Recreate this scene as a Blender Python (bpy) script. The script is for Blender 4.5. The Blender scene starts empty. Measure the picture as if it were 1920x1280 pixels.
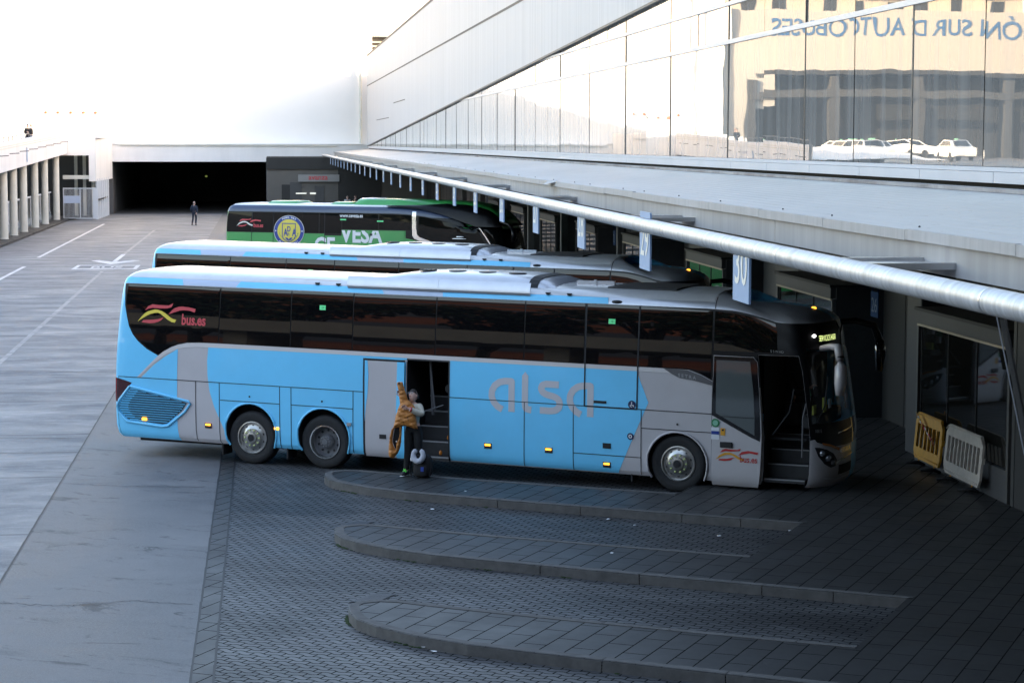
import bpy, bmesh, math, random
from mathutils import Vector, Matrix
from mathutils.geometry import delaunay_2d_cdt
random.seed(7)
R=math.radians
SC=bpy.context.scene
COL=SC.collection
# ---------------- frames: X runs along the parked coaches, lane direction is 61.22 deg off it
AL=R(61.2247)
LX,LY=-math.cos(AL),math.sin(AL)          # lane direction (u)
NX,NY=math.sin(AL),math.cos(AL)           # towards the station (v)
LROT=math.atan2(NY,NX)
def LW(v,u,z=0.): return Vector((v*NX+u*LX,v*NY+u*LY,z))
# ---------------- camera
cam=bpy.data.cameras.new('camera'); co=bpy.data.objects.new('camera',cam); COL.objects.link(co); SC.camera=co
yaw,pit,rol=R(22.2080),R(5.31265),R(.1026)
f=Vector((-math.sin(yaw)*math.cos(pit),math.cos(yaw)*math.cos(pit),-math.sin(pit)))
r=Vector((math.cos(yaw),math.sin(yaw),0)); u=r.cross(f)
r2=r*math.cos(rol)+u*math.sin(rol); u2=u*math.cos(rol)-r*math.sin(rol)
M=Matrix((r2,u2,-f)).transposed().to_4x4(); M.translation=(11.635,-36.385,6.272); co.matrix_world=M
cam.sensor_width=36; cam.lens=74.98; cam.clip_start=.1; cam.clip_end=3000
cam.dof.use_dof=True; cam.dof.focus_distance=38; cam.dof.aperture_fstop=9
# ---------------- light
SC.view_settings.view_transform='Standard'; SC.view_settings.look='None'; SC.view_settings.gamma=1
SC.view_settings.exposure=2.6
sd=Vector((-.5*LX+NX,-.5*LY+NY,.264)).normalized()     # direction towards the sun
W=bpy.data.worlds.new('World'); SC.world=W; W.use_nodes=True
nt=W.node_tree; bg=nt.nodes['Background']; sk=nt.nodes.new('ShaderNodeTexSky'); sk.sky_type='NISHITA'; sk.sun_disc=False
sk.sun_elevation=math.asin(sd.z); sk.sun_rotation=math.atan2(sd.x,sd.y); sk.air_density=1.15; sk.dust_density=1.5; sk.ozone_density=1.2
tn=nt.nodes.new('ShaderNodeMix'); tn.data_type='RGBA'; tn.blend_type='MULTIPLY'; tn.inputs[0].default_value=1; tn.inputs[7].default_value=(1.13,.985,.95,1)
nt.links.new(sk.outputs[0],tn.inputs[6]); nt.links.new(tn.outputs[2],bg.inputs[0]); bg.inputs[1].default_value=.15
sl=bpy.data.lights.new('sun','SUN'); sl.energy=3.0; sl.angle=R(.5); sl.color=(1,.84,.62)
so=bpy.data.objects.new('sun',sl); COL.objects.link(so); so.rotation_euler=sd.to_track_quat('Z','Y').to_euler(); so.location=(0,0,60)
SC.cycles.max_bounces=8; SC.cycles.diffuse_bounces=4; SC.cycles.glossy_bounces=5; SC.cycles.transmission_bounces=5; SC.cycles.transparent_max_bounces=8
SC.cycles.use_denoising=True; SC.cycles.sample_clamp_indirect=6

# ---------------- helpers
def s2l(c): return tuple((x/12.92 if x<=.04045 else ((x+.055)/1.055)**2.4) for x in c)
def hx(h): return s2l(tuple(int(h[i:i+2],16)/255 for i in (0,2,4)))
MT={}
def mat(name,col,rough=.6,metal=0.,bump=0.,scale=8.,var=.0,coat=0.,emit=None,es=1.,spec=.5,streak=None,co='Object',dirt=0.,dcol=(.05,.045,.04)):
    """Principled with tone variation, stretched streaks, dirt patches and bump."""
    m=bpy.data.materials.new(name); m.use_nodes=True; n=m.node_tree.nodes; l=m.node_tree.links; b=n['Principled BSDF']
    b.inputs['Roughness'].default_value=rough; b.inputs['Metallic'].default_value=metal; b.inputs['Specular IOR Level'].default_value=spec
    b.inputs['Coat Weight'].default_value=coat; b.inputs['Coat Roughness'].default_value=.03
    c4=(*col,1); b.inputs['Base Color'].default_value=c4
    if emit: b.inputs['Emission Color'].default_value=(*emit,1); b.inputs['Emission Strength'].default_value=es
    if var or bump or dirt or streak:
        tc=n.new('ShaderNodeTexCoord'); mp=n.new('ShaderNodeMapping'); l.new(tc.outputs[co],mp.inputs[0])
        if streak: mp.inputs['Scale'].default_value=streak
        no=n.new('ShaderNodeTexNoise'); no.inputs['Scale'].default_value=scale; no.inputs['Detail'].default_value=6; no.inputs['Roughness'].default_value=.62
        l.new(mp.outputs[0],no.inputs[0]); src=None
        if var:
            rr=n.new('ShaderNodeMapRange'); rr.inputs[1].default_value=.3; rr.inputs[2].default_value=.7; rr.inputs[3].default_value=1-var; rr.inputs[4].default_value=1+var
            l.new(no.outputs[0],rr.inputs[0]); mx=n.new('ShaderNodeMix'); mx.data_type='RGBA'; mx.blend_type='MULTIPLY'; mx.inputs[0].default_value=1
            mx.inputs[6].default_value=c4; l.new(rr.outputs[0],mx.inputs[7]); src=mx.outputs[2]
        if dirt:
            n2=n.new('ShaderNodeTexNoise'); n2.inputs['Scale'].default_value=scale*.37; n2.inputs['Detail'].default_value=8; n2.inputs['Roughness'].default_value=.7
            l.new(mp.outputs[0],n2.inputs[0]); r3=n.new('ShaderNodeMapRange'); r3.inputs[1].default_value=.48; r3.inputs[2].default_value=.75; r3.inputs[3].default_value=0; r3.inputs[4].default_value=dirt
            l.new(n2.outputs[0],r3.inputs[0]); m2=n.new('ShaderNodeMix'); m2.data_type='RGBA'; l.new(r3.outputs[0],m2.inputs[0])
            if src: l.new(src,m2.inputs[6])
            else: m2.inputs[6].default_value=c4
            m2.inputs[7].default_value=(*dcol,1); src=m2.outputs[2]
        if src: l.new(src,b.inputs['Base Color'])
        if bump:
            bp=n.new('ShaderNodeBump'); bp.inputs['Strength'].default_value=bump; bp.inputs['Distance'].default_value=.02
            l.new(no.outputs[0],bp.inputs['Height']); l.new(bp.outputs[0],b.inputs['Normal'])
    MT[name]=m; return m
class MB:
    def __init__(s): s.v=[]; s.f=[]
    def quad(s,*p):
        i=len(s.v); s.v+= [tuple(q) for q in p]; s.f.append(tuple(range(i,i+len(p)))); return s
    def box(s,a,b,bev=0.):
        x0,y0,z0=[min(a[i],b[i]) for i in range(3)]; x1,y1,z1=[max(a[i],b[i]) for i in range(3)]
        i=len(s.v)
        if bev<=0:
            s.v+=[(x0,y0,z0),(x1,y0,z0),(x1,y1,z0),(x0,y1,z0),(x0,y0,z1),(x1,y0,z1),(x1,y1,z1),(x0,y1,z1)]
            s.f+=[tuple(i+k for k in q) for q in ((3,2,1,0),(4,5,6,7),(0,1,5,4),(1,2,6,5),(2,3,7,6),(3,0,4,7))]
        else:
            c=bev; ring=[(x0+c,y0),(x1-c,y0),(x1,y0+c),(x1,y1-c),(x1-c,y1),(x0+c,y1),(x0,y1-c),(x0,y0+c)]
            ins=[(x0+2*c,y0+c),(x1-2*c,y0+c),(x1-c,y0+2*c),(x1-c,y1-2*c),(x1-2*c,y1-c),(x0+2*c,y1-c),(x0+c,y1-2*c),(x0+c,y0+2*c)]
            for rg,z in ((ins,z0),(ring,z0+c),(ring,z1-c),(ins,z1)): s.v+=[(px,py,z) for px,py in rg]
            for k in range(3):
                for j in range(8): s.f.append((i+8*k+j,i+8*k+(j+1)%8,i+8*k+8+(j+1)%8,i+8*k+8+j))
            s.f.append(tuple(i+j for j in range(7,-1,-1))); s.f.append(tuple(i+24+j for j in range(8)))
        return s
    def tube(s,pts,rad,n=10,cap=True,squash=None,up=None):
        pts=[Vector(p) for p in pts]; rs=rad if isinstance(rad,(list,tuple)) else [rad]*len(pts); i=len(s.v); fx=up is not None; up=Vector(up or (0,0,1))
        for k,p in enumerate(pts):
            d=(pts[min(k+1,len(pts)-1)]-pts[max(k-1,0)]).normalized()
            a=d.cross(up) if (fx or abs(d.dot(up))<.95) else d.cross(Vector((0,1,0))); a.normalize(); b=a.cross(d)
            for j in range(n):
                t=2*math.pi*j/n; q=p+a*math.cos(t)*rs[k]+b*math.sin(t)*rs[k]*(squash or 1); s.v.append(tuple(q))
        for k in range(len(pts)-1):
            for j in range(n): s.f.append((i+k*n+j,i+k*n+(j+1)%n,i+(k+1)*n+(j+1)%n,i+(k+1)*n+j))
        if cap: s.f.append(tuple(i+j for j in range(n-1,-1,-1))); s.f.append(tuple(i+(len(pts)-1)*n+j for j in range(n)))
        return s
    def lathe(s,prof,c,axis='y',n=32):
        """prof: list of (r, t) along axis from c"""
        i=len(s.v)
        for r_,t in prof:
            for j in range(n):
                a=2*math.pi*j/n; q=(r_*math.cos(a),t,r_*math.sin(a)) if axis=='y' else ((r_*math.cos(a),r_*math.sin(a),t) if axis=='z' else (t,r_*math.cos(a),r_*math.sin(a)))
                s.v.append((c[0]+q[0],c[1]+q[1],c[2]+q[2]))
        for k in range(len(prof)-1):
            for j in range(n): s.f.append((i+k*n+j,i+k*n+(j+1)%n,i+(k+1)*n+(j+1)%n,i+(k+1)*n+j))
        return s
    def prism(s,poly,z0,z1):
        i=len(s.v); n=len(poly); s.v+=[(x,y,z0) for x,y in poly]+[(x,y,z1) for x,y in poly]
        s.f.append(tuple(i+n-1-j for j in range(n))); s.f.append(tuple(i+n+j for j in range(n)))
        for j in range(n): s.f.append((i+j,i+(j+1)%n,i+n+(j+1)%n,i+n+j))
        return s
    def extr(s,poly,y0,y1):   # polygon in x,z extruded along y
        i=len(s.v); n=len(poly); s.v+=[(x,y0,z) for x,z in poly]+[(x,y1,z) for x,z in poly]
        s.f.append(tuple(i+j for j in range(n))); s.f.append(tuple(i+n+n-1-j for j in range(n)))
        for j in range(n): s.f.append((i+(j+1)%n,i+j,i+n+j,i+n+(j+1)%n))
        return s
    def blob(s,c,rad,n=12,rings=8,e=1.):
        i=len(s.v); sg=lambda t:math.copysign(abs(t)**e,t)
        for k in range(rings+1):
            ph=-math.pi/2+math.pi*k/rings
            for j in range(n):
                t=2*math.pi*j/n; s.v.append((c[0]+rad[0]*sg(math.cos(ph))*sg(math.cos(t)),c[1]+rad[1]*sg(math.cos(ph))*sg(math.sin(t)),c[2]+rad[2]*sg(math.sin(ph))))
        for k in range(rings):
            for j in range(n): s.f.append((i+k*n+j,i+k*n+(j+1)%n,i+(k+1)*n+(j+1)%n,i+(k+1)*n+j))
        return s
    def build(s,name,m,parent=None,smooth=False,shift=None,recalc=True):
        me=bpy.data.meshes.new(name); v=s.v
        if shift: v=[(a[0]+shift[0],a[1]+shift[1],a[2]+shift[2]) for a in v]
        me.from_pydata(v,[],s.f)
        if recalc:
            bm=bmesh.new(); bm.from_mesh(me); bmesh.ops.remove_doubles(bm,verts=bm.verts,dist=1e-5); bmesh.ops.recalc_face_normals(bm,faces=bm.faces); bm.to_mesh(me); bm.free()
        me.materials.append(MT[m] if isinstance(m,str) else m)
        if smooth:
            me.shade_smooth()
            if smooth is not True: me.set_sharp_from_angle(angle=R(smooth))
        o=bpy.data.objects.new(name,me); COL.objects.link(o)
        if parent: o.parent=parent
        return o
def empty(name,loc=(0,0,0),rz=0.):
    o=bpy.data.objects.new(name,None); COL.objects.link(o); o.location=loc; o.rotation_euler=(0,0,rz); o.empty_display_size=.3; return o
def tag(o,label=None,cat=None,group=None,kind=None):
    if label: o['label']=label
    if cat: o['category']=cat
    if group: o['group']=group
    if kind: o['kind']=kind
    return o
def lempty(name,v,u,z=0.,label=None,cat=None,group=None): return tag(empty(name,LW(v,u,z),LROT),label,cat,group)
def copy_tree(o,parent=None):
    c=o.copy(); COL.objects.link(c); c.parent=parent
    for ch in list(o.children): copy_tree(ch,c)
    return c
_fc={}
def text2d(s,size,width=1.,bold=0.):
    """flat triangles of a text, origin bottom left"""
    cu=bpy.data.curves.new('t','FONT'); cu.body=s; cu.size=size; cu.fill_mode='FRONT'; cu.resolution_u=3; cu.offset=bold
    ob=bpy.data.objects.new('t',cu); COL.objects.link(ob); dg=bpy.context.evaluated_depsgraph_get(); dg.update()
    me=bpy.data.meshes.new_from_object(ob.evaluated_get(dg)); bpy.data.objects.remove(ob)
    v=[(a.co.x*width,a.co.y) for a in me.vertices]; f=[tuple(p.vertices) for p in me.polygons]; bpy.data.meshes.remove(me); bpy.data.curves.remove(cu)
    return v,f
def place_text(name,s,size,m,parent,fn,width=1.,bold=0.,x0=0.,y0=0.,center=False,shift=None):
    v,f_=text2d(s,size,width,bold)
    w=max(a[0] for a in v)
    mb=MB(); mb.v=[tuple(fn(a[0]+x0-(w/2 if center else 0),a[1]+y0)) for a in v]; mb.f=f_
    return mb.build(name,m,parent,shift=shift,recalc=False)
def pip(p,poly):
    c=False; n=len(poly)
    for i in range(n):
        a=poly[i]; b=poly[i-1]
        if (a[1]>p[1])!=(b[1]>p[1]) and p[0]<(b[0]-a[0])*(p[1]-a[1])/(b[1]-a[1])+a[0]: c=not c
    return c
def area(p): return sum(p[i-1][0]*p[i][1]-p[i][0]*p[i-1][1] for i in range(len(p)))/2
def sheet(name,polys,fn,m,parent=None,holes=(),gx=None,gy=None,smooth=True,shift=None,flip=False):
    """union of 2-D polygons, cut on a grid, mapped on to a surface"""
    vs=[];fs=[]
    for p in list(polys)+list(holes):
        if area(p)<0: p=p[::-1]
        fs.append(list(range(len(vs),len(vs)+len(p)))); vs+=[Vector(q) for q in p]
    V,E,F,_,_,_=delaunay_2d_cdt(vs,[],fs,1,1e-5)
    bm=bmesh.new(); bv=[bm.verts.new((q[0],q[1],0)) for q in V]
    for t in F:
        c=sum((V[i] for i in t),Vector((0,0)))/len(t)
        if any(pip(c,h) for h in holes) or not any(pip(c,q) for q in polys): continue
        try: bm.faces.new([bv[i] for i in t])
        except ValueError: pass
    bmesh.ops.delete(bm,geom=[q for q in bm.verts if not q.link_faces],context='VERTS')
    x0=min(q.co.x for q in bm.verts);x1=max(q.co.x for q in bm.verts);y0=min(q.co.y for q in bm.verts);y1=max(q.co.y for q in bm.verts)
    for g,a,b,no in ((gx,x0,x1,(1,0,0)),(gy,y0,y1,(0,1,0))):
        for t in (g or ()):
            if a+1e-4<t<b-1e-4: bmesh.ops.bisect_plane(bm,geom=bm.verts[:]+bm.edges[:]+bm.faces[:],dist=1e-6,plane_co=(t if no[0] else 0,t if no[1] else 0,0),plane_no=no)
    for q in bm.verts: q.co=Vector(fn(q.co.x,q.co.y))
    if flip: bmesh.ops.reverse_faces(bm,faces=bm.faces)
    me=bpy.data.meshes.new(name); bm.to_mesh(me); bm.free()
    if shift: me.transform(Matrix.Translation(shift))
    me.materials.append(MT[m])
    if smooth: me.shade_smooth()
    o=bpy.data.objects.new(name,me); COL.objects.link(o)
    if parent: o.parent=parent
    return o
def stroke(pts,w,closed=False):
    """polyline -> overlapping quads and discs (2-D)"""
    out=[]; n=len(pts)
    for i in range(n if closed else n-1):
        a=Vector(pts[i]); b=Vector(pts[(i+1)%n]); d=b-a
        if d.length<1e-6: continue
        d.normalize(); k=Vector((-d.y,d.x))*w/2; out.append([a-k,b-k,b+k,a+k])
        if 0<i or closed: out.append([a+Vector((math.cos(t*math.pi/4),math.sin(t*math.pi/4)))*w/2 for t in range(8)])
    return [[tuple(q) for q in p] for p in out]
def circ(c,r_,n=24,ry=None): return [(c[0]+r_*math.cos(2*math.pi*i/n),c[1]+(ry or r_)*math.sin(2*math.pi*i/n)) for i in range(n)]
def rect(x0,y0,x1,y1): return [(x0,y0),(x1,y0),(x1,y1),(x0,y1)]
def rng(a,b,s):
    o=[];t=a
    while t<b: o.append(t); t+=s
    return o
# ---------------- materials
mat('blue',hx('70D0FA'),.34,coat=.6,var=.03,scale=1.3,dirt=.10,dcol=(.2,.25,.27),bump=.03)
mat('silver',hx('BDB8B8'),.36,metal=.0,coat=.5,var=.04,scale=1.3,dirt=.12,bump=.03,dcol=(.2,.19,.18))
mat('belt',hx('CFC9C6'),.35,coat=.4)
mat('black_glass',(.004,.0042,.005),.015,spec=.6)
mat('black_glass_b',(.005,.006,.006),.03,spec=.2); mat('black_gloss',(.006,.006,.007),.06,coat=.5)
mat('rubber',(.014,.014,.015),.75,var=.25,scale=14,bump=.2)
mat('seam',(.008,.008,.01),.6)
mat('grille_dark',(.02,.06,.085),.5); mat('dark',(.012,.012,.013),.7,var=.2,scale=5)
mat('darkgrey',(.024,.024,.025),.6,var=.15,scale=6)
mat('midgrey',(.12,.12,.125),.55,var=.1,scale=5)
mat('disc_rim',(.42,.41,.39),.3,metal=.9,var=.25,scale=9); mat('fin_grey',(.13,.13,.135),.3,metal=.4); mat('black_satin',(.005,.005,.006),.3,spec=.3); mat('chrome',(.72,.71,.69),.16,metal=1,var=.12,scale=9)
mat('alu',(.62,.62,.63),.3,metal=1,var=.1,scale=4)
mat('step_edge',(.28,.28,.28),.4)
mat('plate_red',(.35,.012,.02),.2,coat=.5); mat('dark_red',(.05,.004,.008),.12,coat=.6)
mat('orange_lamp',(.85,.3,.03),.25,emit=(1,.35,.03),es=.8)
mat('amber',(.5,.16,.02),.25)
mat('letter_grey',hx('C4C1C3'),.5); mat('red_logo',hx('C9474E'),.4); mat('yellow_logo',hx('E3CB4A'),.4); mat('red_deep',hx('B5302F'),.4); mat('gold_deep',hx('D69A2C'),.4)
mat('sticker_green',hx('5FD08A'),.4,emit=hx('5FD08A'),es=.05); mat('dk_green',hx('2E7A4C'),.5)
mat('white',(.8,.8,.8),.45); mat('navy',hx('1C2B55'),.4)
mat('lightblue_body',hx('B9C6DC'),.35,coat=.5)
mat('green_body',hx('3C9A4E'),.3,coat=.6,dirt=.05,scale=2); mat('navy_roof',hx('33405A'),.3,coat=.6)
mat('roof_silver',hx('CFD0D4'),.3,metal=.6,coat=.3,var=.05,scale=3,dirt=.12,dcol=(.25,.25,.24))
mat('roof_top',hx('D8D8D8'),.24,metal=.35,var=.07,scale=3,dirt=.2,dcol=(.22,.21,.2))
mat('grille_blue',hx('62B2D2'),.35)
mat('badge_blue',hx('243F8E'),.4); mat('badge_yellow',hx('E0CE55'),.4)
mat('led',(.9,.95,.4),.4,emit=(.85,1,.35),es=.55); mat('led_dim',(.5,.55,.2),.4,emit=(.6,.8,.25),es=.5)
mat('lamp_white',(.9,.9,.9),.3,emit=(1,.98,.95),es=6)
mat('head_glass',(.25,.26,.28),.08,metal=.6)
mat('paper_yellow',hx('C9C75B'),.6); mat('paper_green',hx('7FB79A'),.6); mat('paper_white',(.7,.72,.75),.6)
mat('curtain',hx('5C7F9C'),.8)
mat('leaf_gl',(.10,.115,.115),.05,spec=.8)
mat('pale_key',(.62,.7,.25),.4)
# structure
mat('white_wall',(.87,.84,.80),.85,var=.03,scale=.15,dirt=.05,dcol=(.55,.54,.52))
mat('white_paint',(.74,.735,.72),.7,var=.06,scale=.6,dirt=.15,dcol=(.42,.41,.39),streak=(1,1,.25))
mat('column_paint',(.66,.65,.58),.7,var=.08,scale=1.2,dirt=.25,dcol=(.3,.29,.26))
mat('metal_clad',(.44,.445,.465),.5,metal=.0,var=.13,scale=1.1,streak=(6,6,.07),dirt=.2,dcol=(.22,.225,.24),bump=.03)
mat('skirt_white',(.50,.51,.54),.5,var=.04,scale=1,dirt=.1,dcol=(.3,.3,.3))
mat('mullion',(.55,.55,.58),.4,metal=.2); mat('mullion_dark',(.05,.047,.045),.5)
mat('fascia',(.34,.32,.31),.6,var=.12,scale=1.6,streak=(3,3,.12),dirt=.35,dcol=(.13,.12,.11))
mat('fascia_trim',(.36,.35,.35),.5,var=.12,scale=2,streak=(5,5,.3),dirt=.25,dcol=(.17,.16,.15))
mat('rust',(.10,.055,.04),.8,var=.5,scale=7)
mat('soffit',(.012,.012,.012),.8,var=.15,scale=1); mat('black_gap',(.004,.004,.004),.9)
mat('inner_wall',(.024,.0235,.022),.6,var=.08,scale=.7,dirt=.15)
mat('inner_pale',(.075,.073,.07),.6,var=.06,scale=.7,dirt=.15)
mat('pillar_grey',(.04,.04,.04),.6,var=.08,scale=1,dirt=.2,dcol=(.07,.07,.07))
mat('kiosk_sill',(.06,.06,.062),.6,var=.1,scale=1.5,dirt=.3)
mat('kiosk_glass',(.012,.012,.011),.03,spec=.8); mat('tunnel',(.11,.11,.112),.9)
mat('sign_blue',hx('8BA3C2'),.45,var=.04,scale=3); mat('sign_cream',hx('E4E0D4'),.5); mat('sign_dark',(.01,.03,.08),.9,spec=.2); mat('door_beige',(.3,.29,.27),.7); mat('shop_beige',(.13,.12,.105),.7,var=.08,scale=.7,dirt=.2); mat('num_dim',(.12,.15,.19),.9,spec=.2)
mat('kerb',(.095,.09,.085),.85,var=.22,scale=6,bump=.35,dirt=.4,dcol=(.05,.048,.045),co='Object')
mat('moss',(.025,.045,.012),.95,var=.4,scale=30,bump=.5)
mat('paint_white',(.62,.61,.60),.6,var=.2,scale=3,dirt=.55,dcol=(.16,.165,.175)); mat('paint_faint',(.27,.26,.26),.6,var=.3,scale=2,dirt=.7,dcol=(.12,.12,.13))
mat('barrier_yellow',hx('D39A2A'),.5,var=.1,scale=7,dirt=.3); mat('barrier_white',hx('C4B9AC'),.5,var=.08,scale=7,dirt=.25)
mat('tape_red',hx('C4333B'),.5)
mat('iron',(.03,.032,.036),.45,metal=.6,var=.3,scale=10)
mat('gate_white',(.62,.65,.68),.5); mat('glass_rail',(.3,.36,.4),.1)
mat('steel_grey',(.1,.1,.105),.5,metal=.3)
mat('brick_red',(.36,.12,.06),.85,var=.2,scale=1.5); mat('ochre',(.50,.43,.35),.85,var=.1,scale=.3); mat('conc_beam',(.45,.37,.27),.8,var=.12,scale=.8,dirt=.2,dcol=(.2,.17,.14))
mat('bark',(.05,.035,.025),.95,var=.3,scale=6); mat('leaf_dark',(.03,.045,.015),.8,var=.5,scale=1.2); mat('leaf_gold',(.13,.07,.02),.8,var=.5,scale=1.2)
mat('letter_blue',(.03,.10,.24),.5)
mat('skin',(.6,.37,.29),.55); mat('cream',(.56,.52,.42),.85,var=.12,scale=18,bump=.4); mat('orange_puff',(.46,.18,.035),.55,var=.12,scale=12,bump=.25)
mat('black_cloth',(.008,.008,.009),.85,var=.2,scale=10); mat('navy_cloth',(.02,.027,.045),.85,var=.2,scale=10); mat('grey_cloth',(.13,.13,.14),.85,var=.15,scale=10)
mat('pillow_grey',(.42,.43,.47),.9,var=.08,scale=20,bump=.3); mat('hair',(.02,.012,.008),.6); mat('hair_grey',(.15,.14,.13),.6); mat('shoe',(.02,.02,.022),.5); mat('neon',(.15,.8,.08),.5); mat('shirt_white',(.45,.47,.5),.8)
mat('car_white',(.72,.72,.72),.25,coat=.8); mat('car_glass',(.01,.011,.012),.03); mat('tail_lamp',(.5,.02,.02),.2,emit=(1,.06,.03),es=.6)

mat('rust_patch',(.3,.28,.27),.75,var=.3,scale=1.2,dirt=.95,dcol=(.09,.045,.03))
# aluminium tube: ring staining
def mat_pipe():
    m=mat('pipe',(.50,.505,.52),.42,metal=.45,var=.2,scale=1.4,streak=(1.5,9,1.5),dirt=.6,dcol=(.16,.14,.12),bump=.04); return m
mat_pipe()
def nz(n,l,src,scale,detail=6,rough=.6,st=None,rot=0.,dist=0.):
    mp=n.new('ShaderNodeMapping'); mp.inputs['Rotation'].default_value=(0,0,rot)
    if st: mp.inputs['Scale'].default_value=st
    if rot and st:   # rotate first, then scale
        a=n.new('ShaderNodeMapping'); a.inputs['Rotation'].default_value=(0,0,rot); l.new(src,a.inputs[0]); mp.inputs['Rotation'].default_value=(0,0,0); l.new(a.outputs[0],mp.inputs[0])
    else: l.new(src,mp.inputs[0])
    t=n.new('ShaderNodeTexNoise'); t.inputs['Scale'].default_value=scale; t.inputs['Detail'].default_value=detail; t.inputs['Roughness'].default_value=rough; t.inputs['Distortion'].default_value=dist
    l.new(mp.outputs[0],t.inputs[0]); return t.outputs[0]
def mr(n,l,src,a,b,c,d):
    t=n.new('ShaderNodeMapRange'); 
    for i,x in enumerate((a,b,c,d)): t.inputs[i+1].default_value=x
    l.new(src,t.inputs[0]); return t.outputs[0]
# glass curtain wall
def mat_mirror(name,col,seed):
    m=bpy.data.materials.new(name); m.use_nodes=True; n=m.node_tree.nodes; l=m.node_tree.links; b=n['Principled BSDF']
    b.inputs['Base Color'].default_value=(*col,1); b.inputs['Metallic'].default_value=1; b.inputs['Roughness'].default_value=.008
    tc=n.new('ShaderNodeTexCoord'); mp=n.new('ShaderNodeMapping'); mp.inputs['Location'].default_value=(seed,seed*2,0); mp.inputs['Scale'].default_value=(1,1,2.2)
    no=n.new('ShaderNodeTexNoise'); no.inputs['Scale'].default_value=.55; no.inputs['Detail'].default_value=1.5
    bp=n.new('ShaderNodeBump'); bp.inputs['Strength'].default_value=.07; bp.inputs['Distance'].default_value=.02
    l.new(tc.outputs['Object'],mp.inputs[0]); l.new(mp.outputs[0],no.inputs[0]); l.new(no.outputs[0],bp.inputs['Height']); l.new(bp.outputs[0],b.inputs['Normal'])
    df=n.new('ShaderNodeBsdfDiffuse'); df.inputs[0].default_value=(.55,.54,.52,1); mx=n.new('ShaderNodeMixShader'); nn=n.new('ShaderNodeTexNoise'); nn.inputs['Scale'].default_value=.8; nn.inputs['Detail'].default_value=5; m3=n.new('ShaderNodeMapping'); m3.inputs['Scale'].default_value=(3,3,.15); l.new(tc.outputs['Object'],m3.inputs[0]); l.new(m3.outputs[0],nn.inputs[0]); l.new(mr(n,l,nn.outputs[0],.3,.7,.18,.36),mx.inputs[0]); l.new(b.outputs[0],mx.inputs[1]); l.new(df.outputs[0],mx.inputs[2]); l.new(mx.outputs[0],n['Material Output'].inputs[0])
    MT[name]=m
mat_mirror('mirror_glass',(.60,.555,.475),0.); mat_mirror('mirror_glass_b',(.57,.53,.46),5.)
# ---- ground materials (world-aligned)
def ground_mat(name,fn):
    m=bpy.data.materials.new(name); m.use_nodes=True; n=m.node_tree.nodes; l=m.node_tree.links; b=n['Principled BSDF']
    g=n.new('ShaderNodeNewGeometry'); mp=n.new('ShaderNodeMapping'); l.new(g.outputs['Position'],mp.inputs[0])
    fn(n,l,b,mp); MT[name]=m
def mixc(n,l,fac,a,b,mode='MIX'):
    t=n.new('ShaderNodeMix'); t.data_type='RGBA'; t.blend_type=mode
    if isinstance(fac,(int,float)): t.inputs[0].default_value=fac
    else: l.new(fac,t.inputs[0])
    for i,x in ((6,a),(7,b)):
        if isinstance(x,tuple): t.inputs[i].default_value=(*x,1)
        else: l.new(x,t.inputs[i])
    return t.outputs[2]
def bumpn(n,l,b,src,st,dist=.01):
    bp=n.new('ShaderNodeBump'); bp.inputs['Strength'].default_value=st; bp.inputs['Distance'].default_value=dist; l.new(src,bp.inputs['Height']); l.new(bp.outputs[0],b.inputs['Normal'])
def g_asphalt(n,l,b,mp):
    P=mp.outputs[0]
    big=nz(n,l,P,.22,9,.68); fine=nz(n,l,P,26,4,.75); st=nz(n,l,P,.8,8,.72,(.5,1,1),0.,.5); sp=nz(n,l,P,70,2,.6); cr=nz(n,l,P,1.6,8,.8,(.45,1.2,1),0.,1.2)
    c=mixc(n,l,mr(n,l,big,.38,.62,0,1),(.060,.061,.066),(.17,.168,.168)); c=mixc(n,l,mr(n,l,st,.55,.66,0,.6),c,(.04,.041,.046))
    c=mixc(n,l,mr(n,l,fine,.38,.66,0,.55),c,(.17,.17,.172)); c=mixc(n,l,mr(n,l,sp,.56,.7,0,.6),c,(.27,.27,.265)); c=mixc(n,l,mr(n,l,cr,.57,.63,0,.8),c,(.022,.023,.027))
    l.new(c,b.inputs['Base Color']); l.new(mr(n,l,big,.35,.65,.5,.68),b.inputs['Roughness']); b.inputs['Specular IOR Level'].default_value=.35; bumpn(n,l,b,sp,.8,.006)
ground_mat('asphalt',g_asphalt)
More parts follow.
